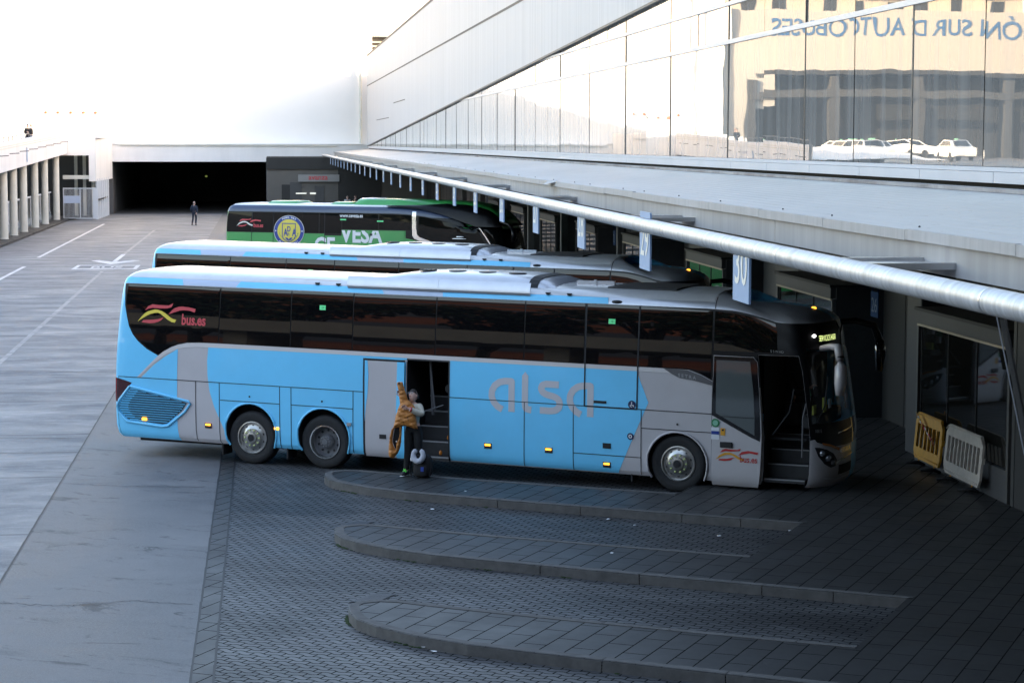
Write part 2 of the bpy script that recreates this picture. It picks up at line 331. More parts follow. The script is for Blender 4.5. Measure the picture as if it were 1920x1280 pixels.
def g_lane(n,l,b,mp):
    P=mp.outputs[0]
    s1=nz(n,l,P,.55,9,.72,(.6,1.2,1),-LROT,.5); s2=nz(n,l,P,1.1,8,.75,(.42,1.4,1),-LROT,.7); big=nz(n,l,P,.16,6,.6); sp=nz(n,l,P,42,3,.7); pt=nz(n,l,P,4.5,7,.8)
    c=mixc(n,l,mr(n,l,s1,.38,.62,0,1),(.115,.119,.128),(.215,.218,.225)); c=mixc(n,l,mr(n,l,s2,.54,.68,0,.6),c,(.36,.357,.355))
    c=mixc(n,l,mr(n,l,big,.44,.6,0,.4),c,(.105,.108,.116)); c=mixc(n,l,mr(n,l,pt,.56,.7,0,.5),c,(.33,.33,.333)); c=mixc(n,l,mr(n,l,sp,.5,.72,0,.5),c,(.38,.38,.38))
    rt=n.new('ShaderNodeMapping'); rt.inputs['Rotation'].default_value=(0,0,-LROT); l.new(P,rt.inputs[0])
    wv=n.new('ShaderNodeTexWave'); wv.bands_direction='Y'; wv.inputs['Scale'].default_value=.0525*1; wv.inputs['Distortion'].default_value=.12; wv.inputs['Detail'].default_value=2; l.new(rt.outputs[0],wv.inputs[0])
    c=mixc(n,l,mr(n,l,wv.outputs['Fac'],.9990,.9998,0,.8),c,(.05,.05,.055))
    l.new(c,b.inputs['Base Color']); l.new(mr(n,l,s1,.35,.65,.68,.5),b.inputs['Roughness']); b.inputs['Specular IOR Level'].default_value=.32; bumpn(n,l,b,sp,.35)
ground_mat('lane_concrete',g_lane)
def brick(n,l,src,rot,w,h,mortar,off,zig=0.,c1=(.1,.1,.1),c2=(.2,.2,.2),cm=(.02,.02,.02),sm=.2):
    mp=n.new('ShaderNodeMapping'); mp.inputs['Rotation'].default_value=(0,0,rot); l.new(src,mp.inputs[0]); out=mp.outputs[0]
    if zig:
        sx=n.new('ShaderNodeSeparateXYZ'); l.new(out,sx.inputs[0]); m1=n.new('ShaderNodeMath'); m1.operation='MULTIPLY'; m1.inputs[1].default_value=2*math.pi/w; l.new(sx.outputs[0],m1.inputs[0])
        m2=n.new('ShaderNodeMath'); m2.operation='SINE'; l.new(m1.outputs[0],m2.inputs[0]); m3=n.new('ShaderNodeMath'); m3.operation='MULTIPLY_ADD'; m3.inputs[1].default_value=zig; l.new(m2.outputs[0],m3.inputs[0]); l.new(sx.outputs[1],m3.inputs[2])
        n1=nz(n,l,src,2.2,2,.5); m4=n.new('ShaderNodeMath'); m4.operation='MULTIPLY_ADD'; m4.inputs[1].default_value=.05; l.new(n1,m4.inputs[0]); l.new(m3.outputs[0],m4.inputs[2])
        cx=n.new('ShaderNodeCombineXYZ'); l.new(sx.outputs[0],cx.inputs[0]); l.new(m4.outputs[0],cx.inputs[1]); out=cx.outputs[0]
    t=n.new('ShaderNodeTexBrick'); t.offset=off; t.inputs['Scale'].default_value=1; t.inputs['Brick Width'].default_value=w; t.inputs['Row Height'].default_value=h
    t.inputs['Mortar Size'].default_value=mortar; t.inputs['Mortar Smooth'].default_value=sm; t.inputs['Bias'].default_value=0
    t.inputs['Color1'].default_value=(*c1,1); t.inputs['Color2'].default_value=(*c2,1); t.inputs['Mortar'].default_value=(*cm,1); l.new(out,t.inputs[0]); return t
def g_pav(n,l,b,mp):
    P=mp.outputs[0]; t=brick(n,l,P,R(3),.25,.125,.011,.5,.022,(.042,.043,.046),(.085,.086,.088),(.006,.007,.006),.2)
    big=nz(n,l,P,.5,7,.65,(.6,1.1,1),0.,.5); fine=nz(n,l,P,30,3,.6); st=nz(n,l,P,.33,5,.7,(.5,1.4,1),0.,.8)
    c=mixc(n,l,mr(n,l,big,.45,.7,0,.6),t.outputs[0],(.105,.103,.10)); c=mixc(n,l,mr(n,l,st,.53,.66,0,.85),c,(.016,.017,.019))
    sx=n.new('ShaderNodeSeparateXYZ'); l.new(P,sx.inputs[0])
    def mth(op,a,b=None):
        q=n.new('ShaderNodeMath'); q.operation=op
        for i,x in enumerate((a,b)):
            if x is None: continue
            if isinstance(x,(int,float)): q.inputs[i].default_value=x
            else: l.new(x,q.inputs[i])
        return q.outputs[0]
    ph=mth('MULTIPLY',mth('ADD',sx.outputs[1],4.35),2*math.pi/5.046); tr=mth('MULTIPLY',mth('COSINE',ph),1.0); tr2=mth('COSINE',mth('MULTIPLY',ph,2.0))
    sn=nz(n,l,P,.42,6,.75,(.45,1.5,1),0.,.7); sm_=nz(n,l,P,1.3,6,.8,(.3,1.6,1),0.,.5)
    stn=mth('MULTIPLY',mr(n,l,tr,.1,.9,0,1),mr(n,l,sn,.42,.58,0,1)); c=mixc(n,l,mth('MULTIPLY',stn,.85),c,(.016,.016,.018))
    tyr=mth('MULTIPLY',mr(n,l,tr2,-.55,-.95,0,1),mr(n,l,sm_,.42,.62,0,1)); c=mixc(n,l,mth('MULTIPLY',tyr,.6),c,(.02,.02,.021))
    c=mixc(n,l,mr(n,l,fine,.4,.7,0,.25),c,(.1,.1,.104)); c=mixc(n,l,mr(n,l,t.outputs['Fac'],0,1,0,.85),c,(.012,.013,.012))
    l.new(c,b.inputs['Base Color']); l.new(mr(n,l,big,.3,.7,.42,.62),b.inputs['Roughness']); l.new(mr(n,l,t.outputs['Fac'],0,1,.55,0),b.inputs['Specular IOR Level']); bumpn(n,l,b,mr(n,l,t.outputs['Fac'],0,1,1,0),.6,.008)
ground_mat('block_pavers',g_pav)
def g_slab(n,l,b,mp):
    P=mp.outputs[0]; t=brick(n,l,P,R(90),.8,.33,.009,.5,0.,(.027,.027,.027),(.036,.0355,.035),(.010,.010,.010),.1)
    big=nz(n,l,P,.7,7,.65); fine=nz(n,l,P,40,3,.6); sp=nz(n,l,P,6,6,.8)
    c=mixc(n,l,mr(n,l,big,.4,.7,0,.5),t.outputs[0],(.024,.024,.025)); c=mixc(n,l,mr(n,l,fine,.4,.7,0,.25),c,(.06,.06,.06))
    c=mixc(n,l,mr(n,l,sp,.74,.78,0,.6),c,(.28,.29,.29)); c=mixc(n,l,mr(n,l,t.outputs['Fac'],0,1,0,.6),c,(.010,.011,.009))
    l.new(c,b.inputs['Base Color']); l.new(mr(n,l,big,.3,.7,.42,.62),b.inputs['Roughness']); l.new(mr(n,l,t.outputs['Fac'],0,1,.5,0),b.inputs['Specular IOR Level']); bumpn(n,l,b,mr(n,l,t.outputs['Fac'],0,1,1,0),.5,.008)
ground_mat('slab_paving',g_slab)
def g_conc(n,l,b,mp):
    P=mp.outputs[0]; t=brick(n,l,P,R(90),.8,.33,.009,.5,0.,(.021,.0205,.020),(.027,.0265,.026),(.007,.007,.007),.1)
    big=nz(n,l,P,.5,7,.65); sp=nz(n,l,P,9,5,.8)
    c=mixc(n,l,mr(n,l,big,.4,.7,0,.5),t.outputs[0],(.030,.029,.028)); c=mixc(n,l,mr(n,l,sp,.76,.79,0,.5),c,(.12,.12,.12)); c=mixc(n,l,t.outputs['Fac'],c,(.006,.006,.006))
    l.new(c,b.inputs['Base Color']); l.new(mr(n,l,big,.3,.7,.6,.8),b.inputs['Roughness']); b.inputs['Specular IOR Level'].default_value=.2; bumpn(n,l,b,mr(n,l,t.outputs['Fac'],0,1,1,0),.4,.008)
ground_mat('concourse_slab',g_conc)
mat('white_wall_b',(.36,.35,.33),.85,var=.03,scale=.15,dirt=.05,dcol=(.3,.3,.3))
def g_roof(n,l,b,mp):
    P=mp.outputs[0]; mp.inputs['Rotation'].default_value=(0,0,-LROT)   # x=v, y=u
    wv=n.new('ShaderNodeTexWave'); wv.bands_direction='X'; wv.inputs['Scale'].default_value=1.9; wv.inputs['Distortion'].default_value=.3; wv.inputs['Detail'].default_value=1; l.new(P,wv.inputs[0])
    big=nz(n,l,P,.5,6,.7,(1,.25,1)); sp=nz(n,l,P,5,6,.8,(1.6,.5,1))
    c=mixc(n,l,mr(n,l,big,.35,.7,0,.8),(.46,.455,.455),(.33,.33,.335)); c=mixc(n,l,mr(n,l,sp,.60,.72,0,.7),c,(.12,.10,.085))
    l.new(c,b.inputs['Base Color']); b.inputs['Roughness'].default_value=.45; b.inputs['Metallic'].default_value=.25
    bumpn(n,l,b,wv.outputs['Fac'],.35,.02)
ground_mat('metal_roof',g_roof)
# ---------------- ground
S=dict(kind='structure')
def flat(name,poly,z,m): 
    mb=MB(); mb.v=[(x,y,z) for x,y in poly]; mb.f=[tuple(range(len(poly)))]; o=mb.build(name,m,recalc=False)
    if area([(a[0],a[1]) for a in poly])<0: o.data.flip_normals()
    tag(o,kind='structure'); return o
def lrect(v0,u0,v1,u1): return [tuple(LW(a,b)[:2]) for a,b in ((v0,u0),(v1,u0),(v1,u1),(v0,u1))]
flat('ground',[(-900,-500),(700,-500),(700,900),(-900,900)],-.02,'asphalt')
flat('lane_road',lrect(-23.2,-60,-11.15,153),0,'lane_concrete')
flat('apron_asphalt',lrect(-11.15,-60,-8.25,153),.001,'asphalt')
flat('bay_paving',lrect(-7.98,-60,6,153),0,'block_pavers')
flat('joint_strip',lrect(-8.25,-60,-7.98,153),.005,'slab_paving')
mb=MB()
for v in (-11.15,-8.25,-7.98):
    for k in range(80):
        u0=-30+k*1.2
        a=LW(v-.012,u0,.008);b=LW(v+.012+random.random()*.01,u0,.008);c=LW(v+.012,u0+1.2,.008);d=LW(v-.012-random.random()*.01,u0+1.2,.008); mb.quad(a,b,c,d)
tag(mb.build('pavement_joint','seam',recalc=False),kind='structure')
# islands + concourse: one raised pavement, sawtooth edge
isl=[(.3,-.86),(-1.2,-.86),(-3.9,-.80),(-5.1,-.74),(-6.0,-.66),(-6.3,-.74),(-6.5,-.98),(-6.5,-1.22),(-6.3,-1.6),(-6.03,-1.93),(-5.62,-2.2),(-4.93,-2.49),(-4.15,-2.66),(-3.1,-2.74),(-1.6,-2.82),(0,-2.88),(3.06,-2.96)]
pts=[]; kerb=MB(); ktops=MB(); moss=MB()
KS=range(6,-23,-1)
for k in range(-22,7):
    sx,sy=2.775*k,-5.046*k
    P=[(x+sx,(y if (k>=0 or y>-1.3) else y+.35)+sy) for x,y in isl]
    if k<0 : P[-1]=(P[-1][0],P[-1][1])
    pts+=P
p0=pts[0]; 
outer=[(pts[-1][0]+8,pts[-1][1]-2)]+[tuple(LW(9,-45)[:2]),tuple(LW(9,150)[:2]),tuple(LW(-2,150)[:2])]
poly=pts+outer
tri=sheet('concourse_pavement',[poly],lambda x,y:(x,y,.14),'slab_paving',smooth=False); tag(tri,kind='structure')
def offs(P,d):   # inward offset of an open polyline
    out=[]
    for i,a in enumerate(P):
        b=P[max(i-1,0)]; c=P[min(i+1,len(P)-1)]; t=Vector((c[0]-b[0],c[1]-b[1])).normalized(); out.append((a[0]-t.y*d,a[1]+t.x*d))
    return out
for k in range(-22,7):
    sx,sy=2.775*k,-5.046*k
    P=[(x+sx,(y if (k>=0 or y>-1.3) else y+.35)+sy) for x,y in isl]
    P=P+[(3.06+sx,(isl[0][1]+(0 if k+1>=0 else 0))-5.046+sy)]
    I=offs(P,.15); kb=MB()
    for i in range(len(P)-2):
        L_=math.dist(P[i],P[i+1]); n=max(1,round(L_/1.0))
        for j in range(n):
            g=.006/L_; t0=j/n+(g if j else 0); t1=(j+1)/n-(g if j<n-1 else 0)
            q=lambda A,B,t:(A[0]+(B[0]-A[0])*t,A[1]+(B[1]-A[1])*t)
            a,b=q(P[i],P[i+1],t0),q(P[i],P[i+1],t1); c,d=q(I[i],I[i+1],t0),q(I[i],I[i+1],t1)
            e,f_=q(a,c,.15),q(b,d,.15)
            kb.quad((*a,-.02),(*b,-.02),(*b,.125),(*a,.125)); kb.quad((*a,.125),(*b,.125),(*f_,.148),(*e,.148)); kb.quad((*e,.148),(*f_,.148),(*d,.148),(*c,.148)); kb.quad((*c,.148),(*d,.148),(*d,.13),(*c,.13))
    o=kb.build('kerb','kerb',smooth=40,recalc=False)
    o.data.flip_normals(); tag(o,'pale worn concrete kerb stones edging a pointed bay island' if k not in (0,1,2) else ['worn kerb of the island beside the near blue coach','worn kerb of the middle pointed island','worn kerb of the nearest pointed island'][k],'kerb','kerbs around the bay islands')
    if k in (0,1,2):
        for i in range(90):
            t=random.random(); j=random.choice(range(7,14)); a=P[j];b=P[j+1]; x=a[0]+(b[0]-a[0])*t; y=a[1]+(b[1]-a[1])*t
            if abs(math.sin(x*2.3+k))>.45: continue
            h=.006+random.random()*.014; d=.02+random.random()*.03; cx,cy=x-random.random()*.02,y-.015
            moss.blob((cx,cy,.003),(d,d*.5,h),6,3)
tag(moss.build('moss','moss'),kind='stuff')
# drain grates beside islands
for k,(lab) in ((2,'ribbed iron drain grate behind the nearest island tip'),(1,'iron drain grate behind the middle island tip')):
    sx,sy=2.775*(k-2),-5.046*(k-2)
    a,b,c,d=[(x+sx,y+sy) for x,y in ((-1.31,-10.58),(-1.26,-9.92),(-.93,-9.86),(-.95,-10.42))]
    e=empty('drain_grate',(a[0],a[1],.006)); tag(e,lab,'drain grate','drain grates in the bay paving')
    def Q(s,t): 
        x=(a[0]*(1-s)+d[0]*s)*(1-t)+(b[0]*(1-s)+c[0]*s)*t; y=(a[1]*(1-s)+d[1]*s)*(1-t)+(b[1]*(1-s)+c[1]*s)*t; return (x-a[0],y-a[1])
    m1=MB(); m1.quad(*[(*Q(s,t),.001) for s,t in ((0,0),(1,0),(1,1),(0,1))]); m1.build('pit','seam',e)
    m2=MB()
    for i in range(11): t=.03+i*.088; m2.quad(*[(*Q(s,w),.008) for s,w in ((.02,t),(.98,t),(.98,t+.045),(.02,t+.045))])
    m2.build('bars','steel_grey',e,recalc=False)
# lane markings
def lline(name,v0,u0,v1,u1,w,m='paint_white',z=.006):
    a=LW(v0,u0,z);b=LW(v1,u1,z);d=(b-a).normalized();k=Vector((-d.y,d.x,0))*w/2; mb=MB(); mb.quad(a-k,b-k,b+k,a+k); o=mb.build(name,m,recalc=False); tag(o,kind='structure')
lline('lane_marking',-19.7,81,-19.75,129.5,.2); lline('lane_marking',-19.5,50,-19.5,72.4,.2); lline('lane_marking',-19.5,-10,-19.5,40,.2)
lline('lane_marking',-14.9,22,-15.3,68,.16,'paint_faint'); lline('lane_marking',-15.3,74,-15.3,118,.18,'paint_faint',.005)
mb=MB()
for a in ([(-15.42,76.5),(-15.18,76.5),(-15.18,84),(-15.42,84)],[(-16.6,77.5),(-15.3,73.9),(-15.3,76.2),(-16.2,78)],[(-14.0,77.5),(-14.4,78),(-15.3,76.2),(-15.3,73.9)]): mb.quad(*[LW(v,u,.009) for v,u in a])
tag(mb.build('arrow_marking','paint_white',recalc=False),kind='structure')
mb=MB(); o_,i_=[(-16.95,69.7),(-13.75,69.6),(-13.75,73.2),(-16.95,73.5)],[(-16.75,70.3),(-13.95,70.2),(-13.95,72.6),(-16.75,72.9)]
for i in range(4): j=(i+1)%4; mb.quad(*[LW(v,u,.009) for v,u in (o_[i],o_[j],i_[j],i_[i])])
tag(mb.build('box_marking','paint_white',recalc=False),kind='structure')
tag(place_text('lettering_marking','BUS',1.5,'paint_white',None,lambda x,y:LW(-15.35+x,70.75+y*1.35,.009),width=.62,center=True,bold=.03),kind='structure')
mb=MB()
for i in range(14):
    u=6.2+i*10.6; mb.quad(*[LW(v,w,.008) for v,w in ((-23.2,u-.02),(-11.15,u-.02),(-11.15,u+.02),(-23.2,u+.02))])
tag(mb.build('pavement_joint','seam',recalc=False),kind='structure')
def crack(P,w,z=.004):
    mb=MB(); random.seed(len(P)+int(P[0][0]*7))
    Q=[]
    for a,b in zip(P,P[1:]):
        for i in range(14): t=i/14; Q.append((a[0]+(b[0]-a[0])*t+random.gauss(0,.03),a[1]+(b[1]-a[1])*t+random.gauss(0,.03)))
    for a,b in zip(Q,Q[1:]):
        d=Vector((b[0]-a[0],b[1]-a[1])).normalized(); h=w*(.4+random.random()*.8)/2; mb.quad((a[0]+d.y*h,a[1]-d.x*h,z),(b[0]+d.y*h,b[1]-d.x*h,z),(b[0]-d.y*h,b[1]+d.x*h,z),(a[0]-d.y*h,a[1]+d.x*h,z))
    tag(mb.build('pavement_crack','seam',recalc=False),kind='structure')
def LP(*q): return [tuple(LW(v,u)[:2]) for v,u in q]
crack(LP((-11.1,2.2),(-9.9,1.7),(-8.3,1.5)),.03); crack(LP((-11.1,-8.1),(-10,-8.5),(-9.2,-8.2),(-8.3,-8.6)),.022); crack(LP((-19,9),(-16.5,8.1),(-14,8.6),(-11.2,8.3)),.05,.009); crack(LP((-22,22),(-18,21),(-15,22),(-11.2,21.5)),.06,.009); crack(LP((-22,40),(-17,41),(-11.2,39)),.08,.009); crack(LP((-17,1),(-16.2,5),(-16.6,9)),.04,.009)
# litter
random.seed(3); 
for i,(x,y,z) in enumerate(((1.95,-3.9,.01),(-.2,-3.15,.01),(-3.3,-3.4,.01),(.4,-3.5,.01),(2.9,-3.0,.01),(.75,-12.6,.01),(.95,-12.75,.01),(-3.2,-2.2,.15),(1.1,-6.6,.15),(3.4,-10.6,.01))):
    mb=MB(); a=random.random()*6; s=.03+.02*random.random(); mb.v=[(s*math.cos(a+t)*(.5+random.random()),s*math.sin(a+t)*(.5+random.random()),.004+random.random()*.012) for t in (0,1.2,2.3,3.3,4.2,5.2)]; mb.f=[(0,1,2),(0,2,3),(0,3,4),(0,4,5)]
    o=mb.build('litter_scrap','white',recalc=False); o.location=(x,y,z); tag(o,'small white scrap of litter on the dark paving','litter','scraps of litter on the bay paving')
# ---------------- station building with glass facade
def lb(mb,v0,u0,z0,v1,u1,z1): return mb.box((v0,u0,z0),(v1,u1,z1))
VF=1.65
ST=lempty('station_building',0,0,0,'long station building with mirrored glass front and sloping grey metal upper wall','building')
def zd(u): return 5.97+(151-u)/140.1*3.53          # lower edge of the clad wall
ue=[151,120,90,60,47.3,30,10.9,-20,-60,-110]
mb=MB(); n=len(ue); top=lambda u:13.95-.0*u
for a,b in zip(ue,ue[1:]):
    for (v0,v1) in ((VF-.09,VF-.09),):
        mb.quad((VF-.09,a,zd(a)),(VF-.09,b,zd(b)),(VF-.09,b,13.9),(VF-.09,a,13.9)); mb.quad((VF-.09,a,13.9),(VF-.09,b,13.9),(30,b,13.9),(30,a,13.9)); mb.quad((VF-.09,a,zd(a)),(VF+.3,a,zd(a)),(VF+.3,b,zd(b)),(VF-.09,b,zd(b)))
mb.build('clad_wall','metal_clad',ST,recalc=False)
mb=MB()
for a,b in zip(ue,ue[1:]): mb.quad((VF-.12,a,zd(a)-.03),(VF-.12,b,zd(b)-.03),(VF-.12,b,zd(b)+.03),(VF-.12,a,zd(a)+.03)); mb.quad((VF-.12,a,zd(a)-.03),(VF-.02,a,zd(a)-.03),(VF-.02,b,zd(b)-.03),(VF-.12,b,zd(b)-.03))
mb.build('drip_edge','mullion_dark',ST,recalc=False)
mb=MB(); lb(mb,VF-.11,-110,11.17,VF-.085,151,11.25); lb(mb,VF-.11,-110,13.78,VF-.08,151,13.94)
for u in range(-20,150,6): pass
lb(mb,VF-.11,118,8.05,VF-.085,135,8.10); lb(mb,VF-.11,100,9.0,VF-.085,112,9.05)
mb.build('panel_joint','darkgrey',ST)
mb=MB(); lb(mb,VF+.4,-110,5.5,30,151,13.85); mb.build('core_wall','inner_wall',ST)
# rooftop plant
# glass panes
random.seed(11)
u0=27.6-6*15
k=0
panes=[]
uu=27.6-3*24
while uu<151:
    a,b=uu,min(uu+3,150.8); vis=a<150 and a>-38
    rows=[(5.99,8.19),(8.27,8.93),(9.0,11.2),(11.3,13.5)]
    for z0,z1 in rows:
        za,zb=min(z1,zd(a)+.1),min(z1,zd(b)+.1)
        if max(za,zb)<=z0+.02: continue
        if a<-20 and z0>9.2: continue
        zb=max(zb,z0+.01); za=max(za,z0+.01)
        tv=random.gauss(0,.0014); tz=random.gauss(0,.0014); 
        def d(u_,z_): return VF+tv*(u_-a)+tz*(z_-z0)
        g=.012
        mb=MB(); mb.quad((d(a,z0),a+g,z0),(d(b,z0),b-g,z0),(d(b,zb),b-g,zb),(d(a,za),a+g,za))
        o=mb.build('window_pane','mirror_glass' if random.random()<.6 else 'mirror_glass_b',ST,recalc=False); panes.append(o)
        o.data.flip_normals()
    uu+=3
mb=MB(); lb(mb,VF-.035,-75,8.19,VF+.06,150.9,8.27); 
for (z0,z1) in ((8.93,9.0),): lb(mb,VF-.035,-75,z0,VF+.06,150.9,z1)
mb.build('transom','mullion',ST)
for i in range(40):
    u=27.6+6*(i-15); mb=MB()
    if u<150: lb(mb,VF-.012,u-.022,5.97,VF+.05,u+.022,min(zd(u)+.05,11.3)); mb.build('mullion','mullion_dark',ST)
for i in range(76):
    a=-75+i*3.0; mb=MB()
    if a>148: break
    lb(mb,VF-.07,a+.008,5.79,VF+.1,min(a+2.992,151),5.925); mb.build('skirting_panel','skirt_white',ST)
mb=MB()
lb(mb,VF-.055,-75,5.93,VF+.1,151,5.985)
mb.build('skirting_rail','skirt_white',ST)
mb=MB(); lb(mb,VF+.02,-75,5.0,VF+.35,151,5.785); mb.build('shadow_gap','black_gap',ST)
# louvred plant room on the roof of the far end
e=lempty('rooftop_plant',1.2,158,13.6,'dark louvred plant box rising behind the far end of the grey clad wall','plant room')
mb=MB(); lb(mb,-.2,-3,0,6,3,2.0); mb.build('core','darkgrey',e)
mb=MB()
for i in range(5): lb(mb,-.35,-3.2,.1+i*.36,6.2,3.2,.22+i*.36)
mb.build('louvre','conc_beam',e); mb=MB(); lb(mb,-.4,-3.3,2.0,6.3,3.3,2.12); mb.build('roof','darkgrey',e)
WG=lempty('sky_blocker',-4.6,-43,0,'added unseen block behind the camera holding back sky light','building'); MB().box((-24,-14,0),(40,0,28)).build('wall','darkgrey',WG)  # added unseen mass, blocks sky light from behind to darken concourse and bays
# ---------------- canopy over the concourse
CN=lempty('canopy',0,0,0,'long flat metal canopy over the bay heads with stained grey fascia','canopy')
VC=-1.3
mb=MB(); 
mb.quad((VC-.05,-60,5.47),(1.5,-60,5.72),(1.5,152,5.72),(VC-.05,152,5.47)); mb.build('roof_sheet','metal_roof',CN,recalc=False)
random.seed(5)
mb=MB(); uu=-60
while uu<152:
    L_=3.0; s=random.gauss(0,.004); lb(mb,VC-.06,uu+.006,5.375+s,VC-.01,uu+L_-.006,5.475+s); uu+=L_
mb.build('edge_trim','fascia_trim',CN)
# dented corner of the trim
mb=MB(); 
a=7.2
mb.quad((VC-.07,a-.9,5.47),(VC-.25,a-.2,5.40),(VC-.05,a+.5,5.47),(VC+.1,a-.2,5.5)); mb.quad((VC-.25,a-.2,5.40),(VC-.07,a-.9,5.36),(VC-.05,a+.5,5.36)); mb.build('bent_flap','fascia_trim',CN,recalc=False)
mb=MB(); uu=-60.6
while uu<150:
    lb(mb,VC,uu+.006,5.10,VC+.08,uu+11.994 if uu+12<152 else 152,5.372); uu+=12
mb.build('fascia','fascia',CN)
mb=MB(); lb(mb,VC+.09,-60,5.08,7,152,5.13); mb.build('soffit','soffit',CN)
mb=MB(); lb(mb,1.22,-60,5.70,1.30,152,5.745); mb.build('rusty_ridge','rust_patch',CN)
mb=MB(); lb(mb,1.30,-60,5.69,1.5,152,5.74); mb.build('ridge_flashing','fascia_trim',CN)
mb=MB()
for i in range(60):
    u=-30+i*2.9+random.random(); mb.blob((VC+.12,u,5.49),(.012,.02,.012),6,4)
mb.build('bolt_head','dark',CN)
for i in range(14):
    mb=MB()
    u=4.2+i*11.52-23.04; lb(mb,-2.4,u-.5,5.17,VC+.1,u-.42,5.23); lb(mb,-2.4,u+.42,5.17,VC+.1,u+.5,5.23)
    mb.quad((-2.3,u-.42,5.2),(VC,u-.42,5.2),(VC,u+.42,5.2),(-2.3,u+.42,5.2))
    mb.build('bracket','alu',CN,recalc=False)
for u in (-23.35,):      # raking strut
    mb=MB(); mb.tube([(-2.30,u,5.12),(-1.15,u,.14)],.024,4); mb.build('strut','mullion_dark',CN)
    mb=MB(); mb.tube([(-2.35,u-.03,5.12),(-1.2,u-.03,.14)],.005,4); mb.build('strut_edge','alu',CN)
# aluminium tube in front of the canopy
PI_=lempty('aluminium_tube',-2.35,0,5.19,'long round aluminium tube running in front of the canopy edge','tube')
mb=MB(); 
mb.tube([(0,-60,0),(0,151.5,0)],.095,28); mb.build('tube','pipe',PI_,smooth=60)
for i in range(36): MB().tube([(0,-59+i*5.95,0),(0,-58.975+i*5.95,0)],.0972,28).build('joint_ring','alu',PI_,smooth=60)
# hanging bay number signs
for k in range(30):
    num=30-k; u=-15.5+5.76*k*1.0
    if u>150 or num<5: break
    e=lempty('bay_number_sign',-2.35,u,0,f'pale blue hanging sign with the number {num} below the aluminium tube' if num>=26 else 'narrow pale blue number sign hanging from the tube among the far bays','sign','hanging bay number signs')
    if num>=26:
        pass
    mb=MB(); lb(mb,-.012,-.38,4.61,.012,.38,5.09); lb(mb,-.012,-.38,5.29,.012,.38,5.37) if num in (29,) else None; mb.build('plate','sign_blue',e)
    mb=MB(); mb.tube([(0,-.3,5.05),(0,-.3,5.15)],.012,6); mb.tube([(0,.3,5.05),(0,.3,5.15)],.012,6); mb.build('hanger','alu',e)
    if num>=12: place_text('number',str(num),.62,'sign_cream',e,lambda x,y:(-.018,-x,4.80+y),width=1.0,center=True,bold=.004)
mb=MB()
# ---------------- under the canopy: walls, kiosks, pillars
IW=lempty('concourse_wall',6.4,0,0,'dark inner wall of the concourse behind the boarding gates','wall')
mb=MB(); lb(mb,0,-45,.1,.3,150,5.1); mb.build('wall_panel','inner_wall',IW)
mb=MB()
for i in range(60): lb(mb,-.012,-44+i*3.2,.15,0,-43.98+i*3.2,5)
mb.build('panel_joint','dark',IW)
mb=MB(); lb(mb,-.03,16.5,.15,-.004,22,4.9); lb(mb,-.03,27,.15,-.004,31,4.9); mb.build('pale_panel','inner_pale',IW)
def pillar(v,u,w,d,lab,m='pillar_grey'):
    mb=MB(); mb.box((-d/2,-w/2,.1),(d/2,w/2,5.09),.02); o=mb.build('pillar',m); o.location=LW(v,u,0); o.rotation_euler=(0,0,LROT); tag(o,lab,'pillar','pillars along the concourse')
pillar(5.75,3.4,.9,.7,'pale grey pillar left of the glazed kiosk with the barriers')
pillar(6.0,10.2,.35,.35,'slim dark pillar left of the sign 26'); pillar(5.6,40,.25,.25,'slim pale post right of the sign 21','inner_pale')
for i,u in enumerate((52,63.5,75,86.5,98)): pillar(5.2,u,.3,.3,'slim pale post among the far boarding gates','inner_pale')
o=MB().box((-.08,-.08,.1),(.08,.08,5.09)).build('yellow_post','barrier_yellow'); o.location=LW(2.6,86,0); tag(o,'thin yellow post standing behind the green coach','post')
def kiosk(v,u1,ln,lab,glow=None):
    """glazed waiting box; u1 = near end"""
    e=lempty('gate_kiosk',v,u1,0,lab,'kiosk','glazed kiosks along the concourse')
    mb=MB(); mb.box((0,0,.1),(.14,ln,.70)); mb.build('sill_wall','kiosk_sill',e)
    mb=MB(); mb.box((.16,.14,.1),(.5,ln,.4)); mb.build('floor_base','dark',e)
    mb=MB(); mb.box((-.02,-.02,2.82),(.2,ln+.02,3.06)); mb.build('lintel','pillar_grey',e)
    mb=MB(); mb.box((-.06,-.12,3.07),(2.6,ln+.1,3.13)); mb.build('roof_slab','dark',e)
    for i in range(3):
        a=.1+i*(ln-.2)/3; b=a+(ln-.2)/3
        mb=MB(); mb.quad((.05,a+.01,.71),(.05,b-.01,.71),(.05,b-.01,2.81),(.05,a+.01,2.81)); mb.build('glass_pane','kiosk_glass',e)
    for i in range(4): a=.1+i*(ln-.2)/3; MB().box((.035,a-.012,.71),(.06,a+.012,2.815)).build('glazing_bar','dark',e)
    mb=MB(); mb.box((-.03,-.06,2.775),(0,ln,2.815)); mb.build('warm_trim','conc_beam',e)
    MB().box((0,-.1,.1),(.09,.0,2.81)).build('corner_post','inner_pale',e); MB().box((0,ln,.1),(.09,ln+.1,2.81)).build('corner_post','inner_pale',e)
    mb=MB(); mb.box((.1,-.1,.1),(2.6,-.02,3.06)); mb.build('end_wall','darkgrey',e)
    mb=MB(); mb.box((.3,.3,.3),(2.4,ln-.2,.36)); mb.box((1.2,1,.4),(1.6,ln-1,1.15)); mb.build('bench','darkgrey',e)
    return e
labs=['near glazed kiosk behind the yellow and white barriers','glazed kiosk just above the front of the near coach','glazed kiosk behind the front of the second coach','glazed kiosk left of the sign 21','glazed kiosk behind the sign 27','far glazed kiosk among the boarding gates']
for i in range(8): kiosk(5.22,-2.53+i*11.52,5.05,labs[min(i,5)])
